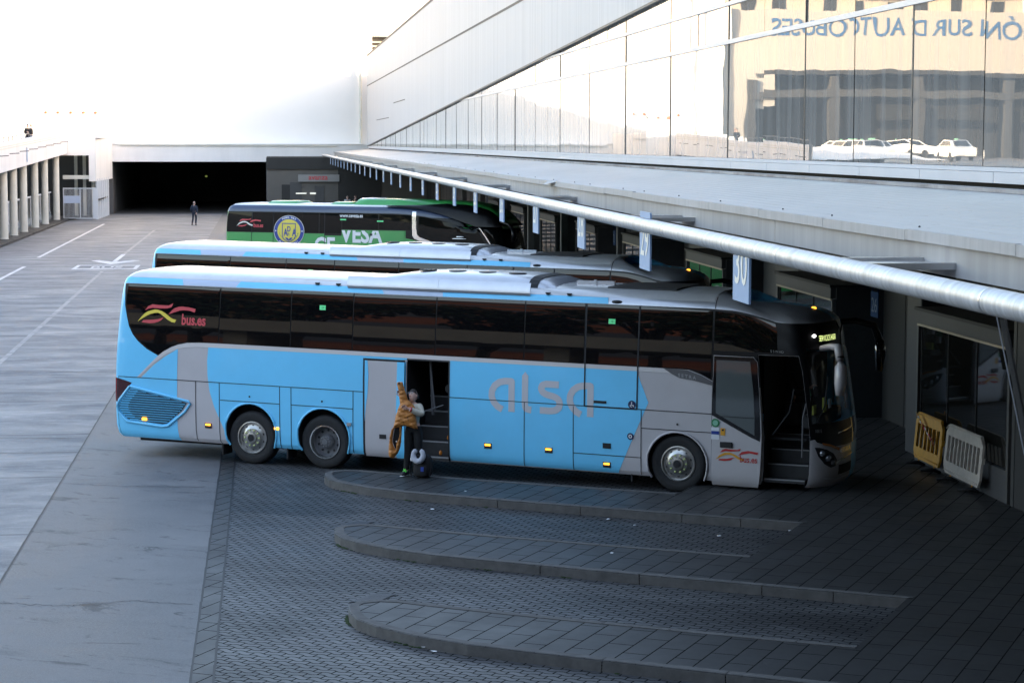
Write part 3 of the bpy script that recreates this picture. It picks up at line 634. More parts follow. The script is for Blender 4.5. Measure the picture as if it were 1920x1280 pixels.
# corner block right of the near kiosk
e=lempty('corner_pier',5.24,-2.75,0,'dark grey corner pier right of the near kiosk','pier'); mb=MB(); mb.box((0,-2.6,.1),(2.5,-.02,5.08)); mb.build('pier','darkgrey',e); mb=MB(); mb.box((-.012,-.16,.1),(.0,-.02,5)); mb.box((-.012,-.75,.1),(.0,-.72,5)); mb.build('corner_trim','pillar_grey',e)
# gate number panels
from math import hypot
for txt,v,u,z in (('26',5.6,6.8,2.85),('21',5.6,41.2,2.75),('18',5.6,54.0,2.75),('12',5.6,87.6,2.75)):
    e=lempty('gate_number_panel',v,u,z,f'dark blue square panel with the gate number {txt} on the inner wall','sign','gate number panels')
    mb=MB(); mb.box((-.02,-.27,-.27),(.0,.27,.27)); mb.tube([(.0,-.2,.25),(.0,-.2,5.1-z)],.012,5); mb.tube([(.0,.2,.25),(.0,.2,5.1-z)],.012,5); mb.build('panel','sign_dark',e); place_text('number',txt,.44,'num_dim',e,lambda x,y:(-.028,-x,y-.16),center=True)
# ---------------- far end: inner front, shops, tunnel
EB=lempty('end_building',0,153,0,'huge sunlit white wall closing the far end above the tunnel','building')
mb=MB(); lb(mb,-28,1.2,6.1,VF+.5,3,30); lb(mb,VF-.3,6,13.5,60,8,34); mb.build('upper_wall','white_wall',EB)
mb=MB(); lb(mb,-20.7,0,4.57,VF+.5,1.2,6.1); lb(mb,-20.9,-.1,6.1,VF-.3,1.2,6.16); mb.build('tunnel_beam','white_paint',EB)
mb=MB(); mb.tube([(-20,-.12,6.03),(-2.6,-.12,6.0),(-1,-.12,5.98)],.05,6); mb.tube([(1.1,.9,6.2),(1.1,.9,13)],.12,8); mb.build('service_pipe','column_paint',EB)
mb=MB(); lb(mb,-21.1,.2,0,-20.7,40,6); lb(mb,-20.7,40,0,VF,40.4,6); lb(mb,-7.3,0.3,0,-6.9,40,6); lb(mb,-20.7,1.2,4.6,VF,40,4.9); mb.build('tunnel_lining','tunnel',EB)
flat('tunnel_floor',lrect(-20.7,153,-7,193),.004,'tunnel')
mb=MB(); mb.blob((-13.6,38,2.7),(.14,.06,.1),8,5); o=mb.build('tunnel_light',mat('dim_lamp',(.3,.35,.1),.5,emit=(.4,.5,.12),es=.06),EB)
mb=MB()
for i in range(5): mb.blob((-28.6+.98*0+(-24.2+28.6)*0+[-26.9,-25.8,-24.7,-23.6,-22.6][i]+.0,1.0,8.85),(.16,.12,.12),8,6)
for i,v in enumerate((-26.45,-25.4,-24.3,-23.2,-22.15)):
    e=lempty('wall_spotlight',v,154.1,8.85,f'small dark spotlight on the white wall, number {"one two three four five".split()[i]} from the left','lamp','row of spotlights on the white wall')
    MB().blob((0,0,0),(.15,.15,.13),8,6).build('housing','brick_red',e,smooth=True); MB().tube([(0,0,0),(0,.12,.02)],.03,6).build('bracket','darkgrey',e)
# bridge-side shop front
SH=lempty('shop_front',0,146,0,'beige inner shop front with a white sign beside the tunnel','shop front')
mb=MB(); lb(mb,-7.25,0,0,6.4,.3,5.1); mb.build('wall','shop_beige',SH)
mb=MB(); lb(mb,-7.3,-.15,4.0,-1.0,0,5.0); lb(mb,-6.0,-.05,0,-4.9,0,2.7); lb(mb,-1.2,-.05,0,2.5,0,4.5); mb.build('dark_recess','inner_wall',SH)
mb=MB(); lb(mb,-5.3,-.08,.6,-4.3,-.01,2.9); lb(mb,-3.2,-.08,1.2,-2.4,-.01,2.6); mb.build('door','inner_pale',SH)
mb=MB(); lb(mb,-4.6,-.25,2.95,-1.1,-.15,3.55); mb.build('sign_board','door_beige',SH)
place_text('lettering','avanza',.62,'red_logo',SH,lambda x,y:(-2.9+x,-.27,3.12+y),center=True,bold=.01)
mb=MB(); lb(mb,-4.8,-.1,1.9,-3.9,-.05,2.0); lb(mb,-3.6,-.1,1.88,-3.1,-.05,2.02); mb.build('strip_light',mat('dim_white',(.6,.6,.55),.5,emit=(.8,.8,.7),es=.15),SH)
# ---------------- left: ramp deck on columns
RP=lempty('ramp_deck',-23.3,100,0,'white raised ramp on round columns along the left side','ramp')
def zt(u): return 6.1+(u-91)*.0218     # top
def zb_(u): return 4.31+(u-91)*.0218
us=[93,110,138.9]
mb=MB()
for a,b in zip(us,us[1:]):
    A,B=a-100,b-100
    mb.quad((0,A,zb_(a)),(0,B,zb_(b)),(0,B,zt(b)),(0,A,zt(a))); mb.quad((0,A,zt(a)),(0,B,zt(b)),(-.3,B,zt(b)),(-.3,A,zt(a))); mb.quad((-.3,A,zt(a)),(-.3,B,zt(b)),(-.3,B,zt(b)-.9),(-.3,A,zt(a)-.9))
    mb.quad((0,A,zb_(a)),(-9,A,zb_(a)),(-9,B,zb_(b)),(0,B,zb_(b))); mb.quad((-.3,A,zt(a)-.9),(-.3,B,zt(b)-.9),(-9,B,zt(b)-.9),(-9,A,zt(a)-.9))
mb.build('deck','white_paint',RP,recalc=False)
mb=MB()
for a,b in zip(us,us[1:]):
    A,B=a-100,b-100
    for dz in (.28,.42): mb.quad((.02,A,zt(a)-dz),(.02,B,zt(b)-dz),(.02,B,zt(b)-dz+.06),(.02,A,zt(a)-dz+.06)); mb.quad((.02,A,zt(a)-dz+.06),(.02,B,zt(b)-dz+.06),(0,B,zt(b)-dz+.06),(0,A,zt(a)-dz+.06))
mb.build('moulding','column_paint',RP,recalc=False)
mb=MB()
for i in range(8): u=94+i*5.6; mb.tube([(.02,u-100,zt(u)-.75),(.5,u-99.2,zt(u)-.72)],.03,5)
mb.build('water_spout','midgrey',RP)
mb=MB(); 
for i in range(9): u=93.3+i*2.35; mb.box((-.17,u-100-.03,zt(u)),(-.11,u-100+.03,zt(u)+.3))
mb.tube([(-.14,-6.7,zt(93.3)+.3),(-.14,12.2,zt(112.2)+.3)],.03,6); mb.build('railing','steel_grey',RP)
mb=MB()
for i in range(5): u=128+i*2.4; mb.box((-.17,u-100-.03,zt(u)),(-.11,u-100+.03,zt(u)+.28))
mb.build('baluster','brick_red',RP)
for i,u in enumerate((94.2,101.1,106.4,112.3,119.6,126.6,135.4)):
    mb=MB(); mb.lathe([(.29,.1),(.29,.16),(.26,.18),(.26,zb_(u)-.0)],(-.6,u-100,0),'z',20); mb.build('column','column_paint',RP,smooth=50)
e=lempty('blue_banner',-23.26,109,0,'thin vertical blue banner on the white ramp wall','banner'); MB().box((0,-.12,zt(109)-1.55),(.04,.12,zt(109)-.62)).build('cloth','sign_blue',e); MB().box((0,-.14,zt(109)-.62),(.06,.14,zt(109)-.58)).build('bar','alu',e)
# ticket hall box at the end of the ramp
BX=lempty('gatehouse',-23.8,139,0,'white box shaped gatehouse with open front beside the tunnel','gatehouse')
mb=MB(); mb.box((0,0,5.2),(2.75,.35,7.0)); mb.box((2.2,0,3.1),(2.75,.35,5.2)); mb.build('front_wall','white_wall',BX)
mb=MB(); mb.box((2.35,.35,3.1),(2.75,2.2,7.1)); 
mb.quad((2.76,.0,3.1),(3.1,14,3.1),(3.1,14,7.1),(2.76,0,7.1)); mb.box((-6,.35,6.6),(3,14,7.0)); mb.build('side_wall','white_paint',BX,recalc=False)
mb=MB(); mb.box((.1,.1,3.28),(2.3,.3,3.6)); mb.build('cross_beam','column_paint',BX)
mb=MB(); mb.box((-8,9,0),(2.3,9.3,5.2)); mb.box((-8.2,-30,0),(-8,9,5.2)); mb.build('inner_wall','inner_pale',BX)
mb=MB()
for v in (.5,1.2,1.9): mb.box((v,6,0),(v+.25,6.3,5.2))
mb.build('inner_pillar','column_paint',BX)
mb=MB()
for i in range(6): mb.lathe([(.13,0),(.13,3.3)],(2.75+.1*i/3,.8+i*1.9,0),'z',10)
mb.build('fluted_post','gate_white',BX,smooth=50)
mb=MB(); mb.box((2.6,.3,1.55),(2.95,11,1.67)); mb.build('handrail','steel_grey',BX)
GT=lempty('metal_gate',-23.6,138.6,0,'white barred metal gate with a blank panel under the gatehouse','gate')
mb=MB(); mb.box((.0,0,1.35),(1.3,.04,1.95)); mb.build('blank_panel','lightblue_body',GT)
mb=MB()
for i in range(26): x=.04+i*.1; mb.box((x-.012,.01,.15),(x+.012,.03,2.6))
mb.build('bars','gate_white',GT)
mb=MB(); mb.box((-.04,-.02,.08),(2.66,.05,.16)); mb.box((-.04,-.02,2.5),(2.66,.05,2.58)); mb.box((-.06,-.02,.08),(0,.05,2.6)); mb.box((1.27,-.02,.08),(1.35,.05,2.6)); mb.box((2.3,-.04,.08),(2.72,.05,2.6)); mb.build('frame','gate_white',GT)
# glazed screen behind the columns
SCN=lempty('glazed_screen',-24.6,100,0,'low grey glazed screen behind the round columns','screen')
mb=MB(); mb.box((-.05,-30,.1),(.05,38,.75)); mb.build('base_panel','glass_rail',SCN)
mb=MB(); mb.box((-.02,-30,.75),(.02,38,2.2)); mb.build('glass','kiosk_glass',SCN)
mb=MB()
for i in range(30): mb.box((-.05,-30+i*2.3,.1),(.06,-29.9+i*2.3,2.3))
mb.box((-.05,-30,2.2),(.06,38,2.3)); mb.build('frame','gate_white',SCN)
mb=MB(); mb.quad((0,-60,.13),(2.5,-60,.13),(2.5,39,.13),(0,39,.13)); mb.box((2.5,-60,-.02),(2.65,37,.14)); o=mb.build('walkway','slab_paving',None,recalc=False); o.location=LW(-25.7,100,0); o.rotation_euler=(0,0,LROT); tag(o,kind='structure')
mb=MB(); mb.quad((-24,136,.12),(-23.0,136,.12),(-20.5,152,.12),(-24,152,.12)); o=mb.build('walkway','slab_paving',None,recalc=False); o.location=(0,0,0); o.rotation_euler=(0,0,LROT); tag(o,kind='structure')
DW=lempty('undercroft_wall',-31,40,0,'dark wall deep behind the columns under the ramp','wall'); MB().box((0,0,0),(.2,110,4.3)).build('wall','inner_wall',DW)
mb=MB(); mb.box((.2,0,2.4),(.4,110,2.65)); mb.box((.2,0,3.1),(.4,110,3.3)); mb.build('rail_beam','conc_beam',DW)
# ---------------- coaches
class Hull:
    def __init__(s,tb,P0,P1,LR,LF,kp,droop,ra=.24,fa=.62,ef=.84): s.tb=tb;s.P0=P0;s.P1=P1;s.LR=LR;s.LF=LF;s.kp=kp;s.droop=droop;s.ra=ra;s.fa=fa;s.ef=ef
    def it(s,w):
        tb=s.tb
        if w<=tb[0][0]: return tb[0][1:]
        for a,b in zip(tb,tb[1:]):
            if w<=b[0]:
                t=(w-a[0])/(b[0]-a[0]); return tuple(a[i]+(b[i]-a[i])*t for i in range(1,len(a)))
        return tb[-1][1:]
    def hb(s,p,w):
        sm=lambda t:(lambda q:q*q*(3-2*q))(min(1,max(0,t)))
        ins,z,xf,xr=s.it(w); z-=s.droop(p,w,sm); b=1.275-ins; xc=xf-s.fa; x0=xr+s.ra
        if p>s.P1:
            th=min(1,(p-s.P1)/s.LF)*math.pi/2; return (xc+s.fa*math.sin(th)**s.ef,ins+b*(1-max(0,math.cos(th))**s.ef),z)
        if p<s.P0:
            th=min(1,(s.P0-p)/s.LR)*math.pi/2; return (x0-s.ra*math.sin(th)**.8,ins+b*(1-max(0,math.cos(th))**.8),z)
        return (p+(xc-s.P1)*sm((p-s.P1+1.65)/1.65)+(x0-s.P0)*sm((s.P0+3-p)/3),ins,z)
    def H(s,p,w,off=0.,mir=False):
        a=s.hb(p,w)
        if off:
            h=.03; u=[c-d for c,d in zip(s.hb(p+h,w),s.hb(p-h,w))]; v=[c-d for c,d in zip(s.hb(p,w+h),s.hb(p,w-h))]
            n=(u[1]*v[2]-u[2]*v[1],u[2]*v[0]-u[0]*v[2],u[0]*v[1]-u[1]*v[0]); l=(n[0]**2+n[1]**2+n[2]**2)**.5 or 1
            a=tuple(a[i]+n[i]/l*off for i in range(3))
        y=2.55-a[1] if mir else a[1]
        return (a[0],y,a[2]+s.kp*a[0])
TB1=[(.25,.07,.25,2.78,-11.86),(.33,.02,.33,2.84,-11.93),(.5,.004,.5,2.87,-11.97),(.8,0,.8,2.88,-11.98),(1.15,0,1.15,2.88,-11.98),
(1.5,.002,1.5,2.84,-11.97),(1.7,.006,1.7,2.81,-11.965),(1.9,.014,1.9,2.78,-11.955),(2.1,.024,2.1,2.75,-11.945),(2.3,.037,2.3,2.72,-11.93),(2.5,.052,2.5,2.69,-11.915),
(2.7,.0685,2.7,2.665,-11.9),(2.9,.0865,2.9,2.64,-11.88),(3.1,.107,3.1,2.62,-11.86),(3.25,.125,3.25,2.59,-11.84),(3.35,.142,3.345,2.53,-11.82),(3.43,.175,3.42,2.44,-11.79),(3.5,.22,3.475,2.32,-11.75),
(3.58,.29,3.525,2.15,-11.69),(3.68,.385,3.563,1.95,-11.6),(3.85,.55,3.593,1.6,-11.45),(4.1,.81,3.615,1.2,-11.2),(4.565,1.27,3.62,.7,-10.9)]
def dr1(p,w,sm):
    q=max(0.,p-.6); return min((.085*q*q if q<1.6 else .085*(2.56+3.2*(q-1.6)))*sm((w-2.5)/.75),.20)
HA=Hull(TB1,-11.74,2.25,1.4,1.6,-.0118,dr1)
TB2=[(.25,.05,.25,2.4,-10.3),(.6,0,.6,2.5,-10.4),(1.4,0,1.4,2.45,-10.42),(2.0,.01,2.0,2.36,-10.42),(2.6,.02,2.6,2.2,-10.4),(2.9,.032,2.9,2.09,-10.39),(3.2,.047,3.2,1.95,-10.37),(3.45,.062,3.45,1.80,-10.34),(3.6,.09,3.59,1.68,-10.29),(3.7,.16,3.68,1.58,-10.22),(3.8,.27,3.75,1.4,-10.1),(3.95,.44,3.785,1.15,-9.95),(4.2,.7,3.80,.9,-9.7),(4.75,1.27,3.81,.4,-9.4)]
def dr2(p,w,sm):
    q=max(0.,p+2.8); return min((.045*q*q)*sm((w-2.9)/.6),.7)
HG=Hull(TB2,-10.18,1.7,1.4,1.75,0.,dr2,.24,.8,.8)
GX=rng(-12.5,4,.5)+rng(1.1,4,.16)+rng(-13.2,-11.7,.12); GY=[.29,.33,.41,.5,.65,.8,1.0,1.15]+rng(1.3,3.0,.2)+rng(2.5,3.3,.1)+[3.35,3.39,3.43,3.465,3.5,3.54,3.58,3.63,3.68,3.76,3.85,3.97,4.1,4.3]
SH0=(4.55,-1.275,0)
def wheel(par,cx,near,kind,sh,turn=0.,col='disc_rim'):
    y0=.05 if near else 2.50; s=1 if near else -1
    Y=lambda t:y0+s*t
    e=MB(); c=(cx,0,.52)
    prof=[(.315,.04),(.33,.012),(.40,.0),(.47,.0),(.505,.02),(.52,.05),(.523,.15),(.52,.25),(.505,.28),(.47,.3),(.315,.3)]
    e.lathe([(a,Y(b)) for a,b in prof],c,'y',48)
    for k in range(3): pass
    t=e.build('wheel','rubber',par,smooth=50,shift=sh)
    rim=MB()
    if kind=='disc': pr=[(.318,.045),(.322,.0),(.30,-.004),(.292,.03),(.286,.05),(.25,.055),(.205,.03),(.18,.02),(.178,.0),(.12,-.008),(.108,-.045),(.075,-.05),(.07,-.03),(0.001,-.03)]
    else: pr=[(.318,.045),(.322,.0),(.305,-.004),(.292,.03),(.275,.12),(.25,.15),(.18,.16),(.14,.15),(.125,.05),(.11,.03),(.06,.02),(.055,.0),(.001,.0)]
    rim.lathe([(a,Y(b)) for a,b in pr],c,'y',48); r1=rim.build('rim',col if kind=='disc' else 'midgrey',t,smooth=40)
    if kind!='disc':
        lip=MB(); lip.lathe([(a,Y(b)) for a,b in ((.325,.03),(.326,-.006),(.303,-.008),(.288,.03),(.283,.07))],c,'y',48); r2=lip.build('rim_lip','chrome',t,smooth=40)
        for v in r2.data.vertices: v.co+=Vector(sh)
    for v in r1.data.vertices: v.co+=Vector(sh)
    rr,n_=(.228,10) if kind=='disc' else (.215,10)
    for i in range(n_):
        d=MB(); a=2*math.pi*(i+.5)/n_; d.lathe([(.001,Y(.044 if kind=='disc' else .145)),(.024,Y(.044 if kind=='disc' else .145)),(.024,Y(.06 if kind=='disc' else .16))],(cx+rr*math.cos(a),0,.52+rr*math.sin(a)),'y',10)
        o=d.build('hole','seam',t)
        for v in o.data.vertices: v.co+=Vector(sh)
    d=MB()
    for i in range(10):
        a=2*math.pi*i/10; R_=.155 if kind=='disc' else .09; yy=Y(-.002 if kind=='disc' else .03); 
        d.lathe([(.018,yy+s*.02),(.017,yy-s*.018),(.001,yy-s*.024)],(cx+R_*math.cos(a),0,.52+R_*math.sin(a)),'y',8)
    o=d.build('wheel_nut','pale_key' if kind=='disc' else 'midgrey',t)
    for v in o.data.vertices: v.co+=Vector(sh)
    if kind=='disc':
        d=MB(); d.lathe([(.066,Y(-.052)),(.001,Y(-.054))],c,'y',20); o=d.build('hub_cap','seam',t)
        for v in o.data.vertices: v.co+=Vector(sh)
    return t
def make_blue():
    root=empty('coach',(-4.55,1.275,0)); sh=SH0; H=HA.H
    def dec(name,polys,m,off=.006,holes=(),par=root,fn=None,gx=GX,gy=GY,mir=False):
        return sheet(name,polys,lambda p,w:H(p,w,off),m,par,holes,gx,gy,shift=sh)
    # body shell, near side with openings; wheel arches and doors are cut out
    pr0,pf1=HA.P0-HA.LR,HA.P1+HA.LF
    arch=lambda cx:[(cx+.57*math.cos(t),.53+.57*math.sin(t)) for t in [math.pi*i/20*1.16-math.pi*.08 for i in range(21)]]
    bot=[(-12.3,.25)]
    def archpts(cx): 
        r=.57; a0=math.acos(min(1,0)); 
        th=[math.radians(-29+ (238)*i/22) for i in range(23)][::-1]
        return [(cx+r*math.cos(t),.53+r*math.sin(t)) for t in th]
    O=[(pr0,.25)]+archpts(-8.735)+archpts(-7.14)+[(-5.372,.25),(-5.372,2.125),(-4.492,2.125),(-4.492,.25)]+archpts(0)+[(1.60,.25),(1.60,2.56),(2.42,2.58),(2.47,2.3),(2.47,.25),(pf1,.25),(pf1,4.565),(pr0,4.565)]
    WS=[(2.56,1.40),(2.60,1.9),(2.66,2.87),(pf1,2.87),(pf1,1.40)]
    sheet('body',[O],lambda p,w:H(p,w),'silver',root,[WS],GX,GY,shift=sh)
    # other side
    O2=[(pr0,.25)]+archpts(-8.735)+archpts(-7.14)+archpts(0)+[(pf1,.25),(pf1,4.565),(pr0,4.565)]
    sheet('off_side',[O2],lambda p,w:H(p,w,0,True),'blue',root,[WS],rng(-12.5,4,.5)+rng(1.9,4,.16)+rng(-13.2,-11.7,.16),GY,shift=sh,flip=True)
    mb=MB(); 
    mb.box((-11.5,.4,.28),(2.2,2.15,.34)); mb.box((-9.5,.36,.3),(-6.4,2.2,1.1)); mb.box((-.6,.36,.3),(.6,2.2,1.1)); 
    mb.build('underfloor','dark',root,shift=sh)
    # livery
    belt=[(-11.315,1.472),(-11.274,1.478),(-10.937,1.777),(-10.662,1.965),(-10.423,2.07),(-10.243,2.117),(-9.901,2.143),(-9.7,2.144),(-8.172,2.153),(-6.2,2.156),(-4.48,2.156),(-1.793,2.158),(-.798,2.158)]
    win=[(-11.84,3.33),(-11.74,3.1),(-11.713,2.893),(-11.634,2.652),(-11.571,2.48),(-11.471,2.327),(-11.334,2.194),(-11.116,2.047),(-10.843,1.928),(-10.726,2.014),(-10.548,2.11),(-10.39,2.169),(-10.189,2.213),(-9.906,2.229),(-9.404,2.235),(-.254,2.238),(-.1,2.236),(.2,2.232),(.423,2.16),(.64,2.06),(.64,1.99),(1.595,1.99),(1.595,2.566),(2.425,2.586),(2.475,2.3),(2.475,1.10),(2.60,1.12),(2.66,1.07),(2.9,1.02),(3.2,.97),(pf1,.95),(pf1,1.40),(2.56,1.40),(2.60,1.9),(2.66,2.87),(pf1,2.87),(pf1,3.34),(2.6,3.34)]
    arc=[(-10.39,2.085),(-10.45,2.045),(-10.662,1.935),(-10.9,1.765),(-11.21,1.478)]
    blue_rear=[(pr0,.25)]+[(-10.39,.25),(-10.39,2.09),(-10.45,2.05),(-10.662,1.94),(-10.91,1.757),(-11.225,1.475),(-11.33,1.475),(-10.937,1.795),(-10.86,1.86)]
    # rear blue in two pieces: under the belt arc and the tail
    dec('blue_paint',[[(-10.39,.26),(-10.39,2.09),(-10.45,2.05),(-10.662,1.93),(-10.92,1.75),(-11.235,1.46),(-11.33,1.46),(-10.95,1.79),(-10.72,1.99),(-10.85,1.95),(-11.11,2.06),(-11.32,2.2),(-11.46,2.33),(-11.56,2.48),(-11.63,2.65),(-11.71,2.9),(-11.735,3.1),(-11.83,3.33),(-11.83,3.34),(pr0,3.34),(pr0,.26)],
        [(-9.692,2.146),(-9.71,1.875),(-9.698,1.599),(-9.654,1.29),(-9.55,.983),(-9.417,.714),(-9.314,.5)]+[(a,b) for a,b in archpts(-8.735) if True]+archpts(-7.14)+[(-6.285,.26),(-6.285,2.15),(-6.2,2.158)],
        [(-4.481,2.155),(-.789,2.157),(-.554,1.597),(-.689,1.295),(-1.13,.27),(-4.481,.27)],
        [(-5.55,2.08),(-5.39,2.08),(-5.39,.27),(-5.59,.27)],[(-6.285,2.11),(-6.285,2.156),(-5.372,2.156),(-5.372,2.126),(-5.5,2.11)]],'blue',.004)
    dec('belt_line',[belt+[(.2,2.155),(.2,2.231),(-9.404,2.231),(-9.906,2.226),(-10.189,2.21),(-10.39,2.166),(-10.548,2.108),(-10.726,2.012),(-10.85,1.92)]],'belt',.007)
    # roof edge stripes
    def band(a,b,sa=0,sb=0): return [(a,3.345),(b,3.345),(b+sb,3.47),(a+sa,3.47)]
    for q in ([(pr0,3.34),(-10.38,3.34),(-10.47,3.47),(pr0,3.47)],band(-9.12,-5.90,.08,-.09),[(-4.68,3.345),(-1.38,3.345),(-1.40,3.47),(-4.70,3.47)]): dec('roof_stripe',[q],'blue',.005)
    for q in ([(-10.38,3.345),(-9.12,3.345),(-9.04,3.47),(-10.47,3.47)],[(-5.9,3.345),(-4.68,3.345),(-4.70,3.47),(-5.99,3.47)]): dec('roof_stripe',[q],'lightblue_body',.005)
    dec('roof_panel',[[(pr0,3.475),(.62,3.475),(.62,4.56),(pr0,4.56)]],'roof_top',.004); sheet('roof_panel',[[(pr0,3.475),(.62,3.475),(.62,4.56),(pr0,4.56)]],lambda p,w:H(p,w,.004,True),'roof_top',root,(),rng(-12.5,4,.5)+rng(-13.2,-11.7,.16),GY,shift=sh,flip=True)
    dec('roof_front',[[(-1.38,3.345),(.64,3.345),(.64,3.475),(-1.38,3.475)],[(.66,3.345),(pf1,3.345),(pf1,4.56),(.66,4.56)]],'roof_silver',.006)
    # glazing: panes each a sheet of its own, leaning a touch differently
    seam=[-11.84,-9.46,-7.868,-6.53,-4.793,-2.995,-1.81,-.76,.62]
    random.seed(21)
    dec('window_surround',[win],'black_satin',.005)
    base=lambda p: 2.245
    for i,(a,b) in enumerate(zip(seam,seam[1:])):
        if i==0: poly=[(-11.70,3.31),(-11.69,2.95),(-11.61,2.65),(-11.54,2.48),(-11.44,2.34),(-11.3,2.21),(-11.09,2.07),(-10.843,1.95),(-10.73,2.03),(-10.55,2.125),(-10.39,2.18),(-10.189,2.222),(-9.906,2.24),(b-.012,2.246),(b-.012,3.32)]
        elif i==7: poly=[(a+.012,2.247),(.2,2.243),(.423,2.175),(b-.01,2.09),(b-.01,3.3),(a+.012,3.33)]
        else: poly=[(a+.012,2.247),(b-.012,2.247),(b-.012,3.33),(a+.012,3.33)]
        t1,t2=random.gauss(0,.0008),random.gauss(0,.0007)
        sheet('side_window',[poly],lambda p,w,a=a,t1=t1,t2=t2:H(p,w,.011+t1*(p-a)+t2*(w-2.2)),'black_glass',root,(),GX,rng(1.9,3.4,.1),shift=sh)
    dec('side_window',[[(.65,2.60),(2.0,2.62),(2.05,3.3),(.65,3.3)]],'black_glass',.010)
    # windscreen
    sheet('windscreen',[WS],lambda p,w:H(p,w,.002),'wind_glass',root,(),GX,GY,shift=sh)
    sheet('windscreen',[WS],lambda p,w:H(p,w,.002,True),'wind_glass',root,(),GX,GY,shift=sh,flip=True)
    # black front of off side
    sheet('front_mask',[[(2.45,1.0),(pf1,.95),(pf1,1.40),(2.56,1.40),(2.60,1.9),(2.66,2.87),(pf1,2.87),(pf1,3.34),(2.4,3.34)]],lambda p,w:H(p,w,.006,True),'black_gloss',root,(),GX,GY,shift=sh,flip=True)
    # seams and grooves
    G=[((-11.762,1.467),(-6.285,1.467)),((-11.762,1.467),(-11.76,.28)),((-9.966,1.465),(-9.966,.28)),((-9.43,1.467),(-9.43,.28)),((-8.09,1.467),(-8.09,.6)),((-7.84,1.467),(-7.84,.6)),((-8.09,.6),(-8.08,.26)),((-7.84,.6),(-7.85,.26)),((-6.5,1.467),(-6.51,.27)),((-9.41,1.124),(-8.09,1.124)),((-7.84,1.124),(-6.5,1.124)),((-6.27,2.1),(-6.28,.26)),
       ((-4.485,1.467),(-1.785,1.467)),((-2.968,1.467),(-2.976,.27)),((-2.0,1.45),(-2.0,.27)),((-1.99,.588),(-.69,.588)),((-.688,1.457),(-.688,.27)),((-.681,1.13),(-.45,1.13)),((-.76,1.467),(.645,1.467)),((-.46,1.13),(.63,1.13)),((.645,2.05),(.645,.26))]
    sg=[]
    for a,b in G: sg+=stroke([a,b],.014)
    dec('panel_seam',sg,'seam',.0095)
    dec('door_seam',stroke([(-1.79,3.33),(-1.785,1.467),(-.77,1.467),(-.77,3.33)],.026),'seam',.0125)
    dec('door_seam',stroke([(-5.37,2.135),(-4.497,2.135),(-4.497,.26)],.026),'seam',.0125)
    dec('roof_seam',stroke([(.65,3.345),(.65,3.6)],.015),'seam',.010)
    for cx in (-8.735,-7.14,0):
        a=[(q[0]*1,q[1]) for q in archpts(cx)]
        mb=MB(); pts=[H(q[0],q[1],.012) for q in a]; mb.tube(pts,.022,6,cap=False); mb.build('arch_lip','silver' if cx==0 else 'blue',root,smooth=True,shift=sh)
        mb=MB(); n=len(a)
        for i in range(n-1): p,q=H(a[i][0],a[i][1]),H(a[i+1][0],a[i+1][1]); mb.quad(p,q,(q[0],.5,q[2]),(p[0],.5,p[2]))
        mb.build('wheel_well','dark',root,recalc=False,shift=sh)
    # wheels
    for cx,kd in ((0,'disc'),(-7.14,'dish'),(-8.735,'disc')): wheel(root,cx,True,kd,sh); wheel(root,cx,False,kd,sh)
    # grille
    gl=[(-11.476,1.284),(-10.124,1.052),(-10.077,1.014),(-10.215,.839),(-10.6,.541),(-10.743,.518),(-11.554,.573),(-11.729,.746),(-11.79,.86),(-11.722,.994)]
    gi=[(-11.446,1.24),(-10.165,1.02),(-10.27,.87),(-10.627,.585),(-10.741,.56),(-11.54,.615),(-11.68,.75),(-11.735,.86),(-11.68,.98)]
    gr=dec('engine_grille',[gi],'grille_dark',.006)
    sl=[]
    for i in range(15):
        z=.60+i*.047
        xs=[q for q in rng(-11.8,-10.1,.01) if pip((q,z+.012),gi)]
        if xs: sl.append((min(xs)+.01,max(xs)-.01,z))
    mb=MB()
    for a,b,z in sl:
        nn=6
        for j in range(nn):
            p,q=a+(b-a)*j/nn,a+(b-a)*(j+1)/nn; mb.quad(H(p,z,.008),H(q,z,.008),H(q,z+.012,.03),H(p,z+.012,.03)); mb.quad(H(p,z+.012,.03),H(q,z+.012,.03),H(q,z+.022,.01),H(p,z+.022,.01))
    mb.build('slat','grille_blue',gr,recalc=False,shift=sh)
    mb=MB()
    for a,b,z in sl:
        mb.quad(H(a,z,.02),H(a+.2,z,.012),H(a+.2,z+.034,.02),H(a,z+.034,.034))
    mb.build('slat_end','blue',gr,recalc=False,shift=sh)
    mb=MB(); mb.tube([H(*q,.016) for q in gl]+[H(*gl[0],.016)],.026,6,cap=False); mb.build('grille_frame','blue',gr,smooth=True,shift=sh)
    dec('tail_lamp',[[(-12.0,1.44),(-11.735,1.43),(-11.436,1.357),(-11.735,.957),(-12.05,.957)]],'dark_red',.010)
    dec('tail_lamp_lens',[[(-12.0,1.43),(-11.86,1.43),(-11.89,.98),(-12.05,.97)]],'plate_red',.014)
    # side markers
    def boxd(name,x,z,w,h,m,off=.02,par=root):
        mb=MB(); mb.v=[H(x-w/2,z-h/2,.006),H(x+w/2,z-h/2,.006),H(x+w/2,z+h/2,.006),H(x-w/2,z+h/2,.006),H(x-w/2+.006,z-h/2+.006,off),H(x+w/2-.006,z-h/2+.006,off),H(x+w/2-.006,z+h/2-.006,off),H(x-w/2+.006,z+h/2-.006,off)]
        mb.f=[(4,5,6,7),(0,1,5,4),(1,2,6,5),(2,3,7,6),(3,0,4,7)]; return mb.build(name,m,par,recalc=False,shift=sh)
    for x,z in ((-9.686,.60),(-3.701,.60),(-2.483,.60),(-1.346,.41)): boxd('marker_housing',x,z,.155,.10,'seam'); boxd('side_marker',x,z+.02,.12,.042,'orange_lamp',.028)
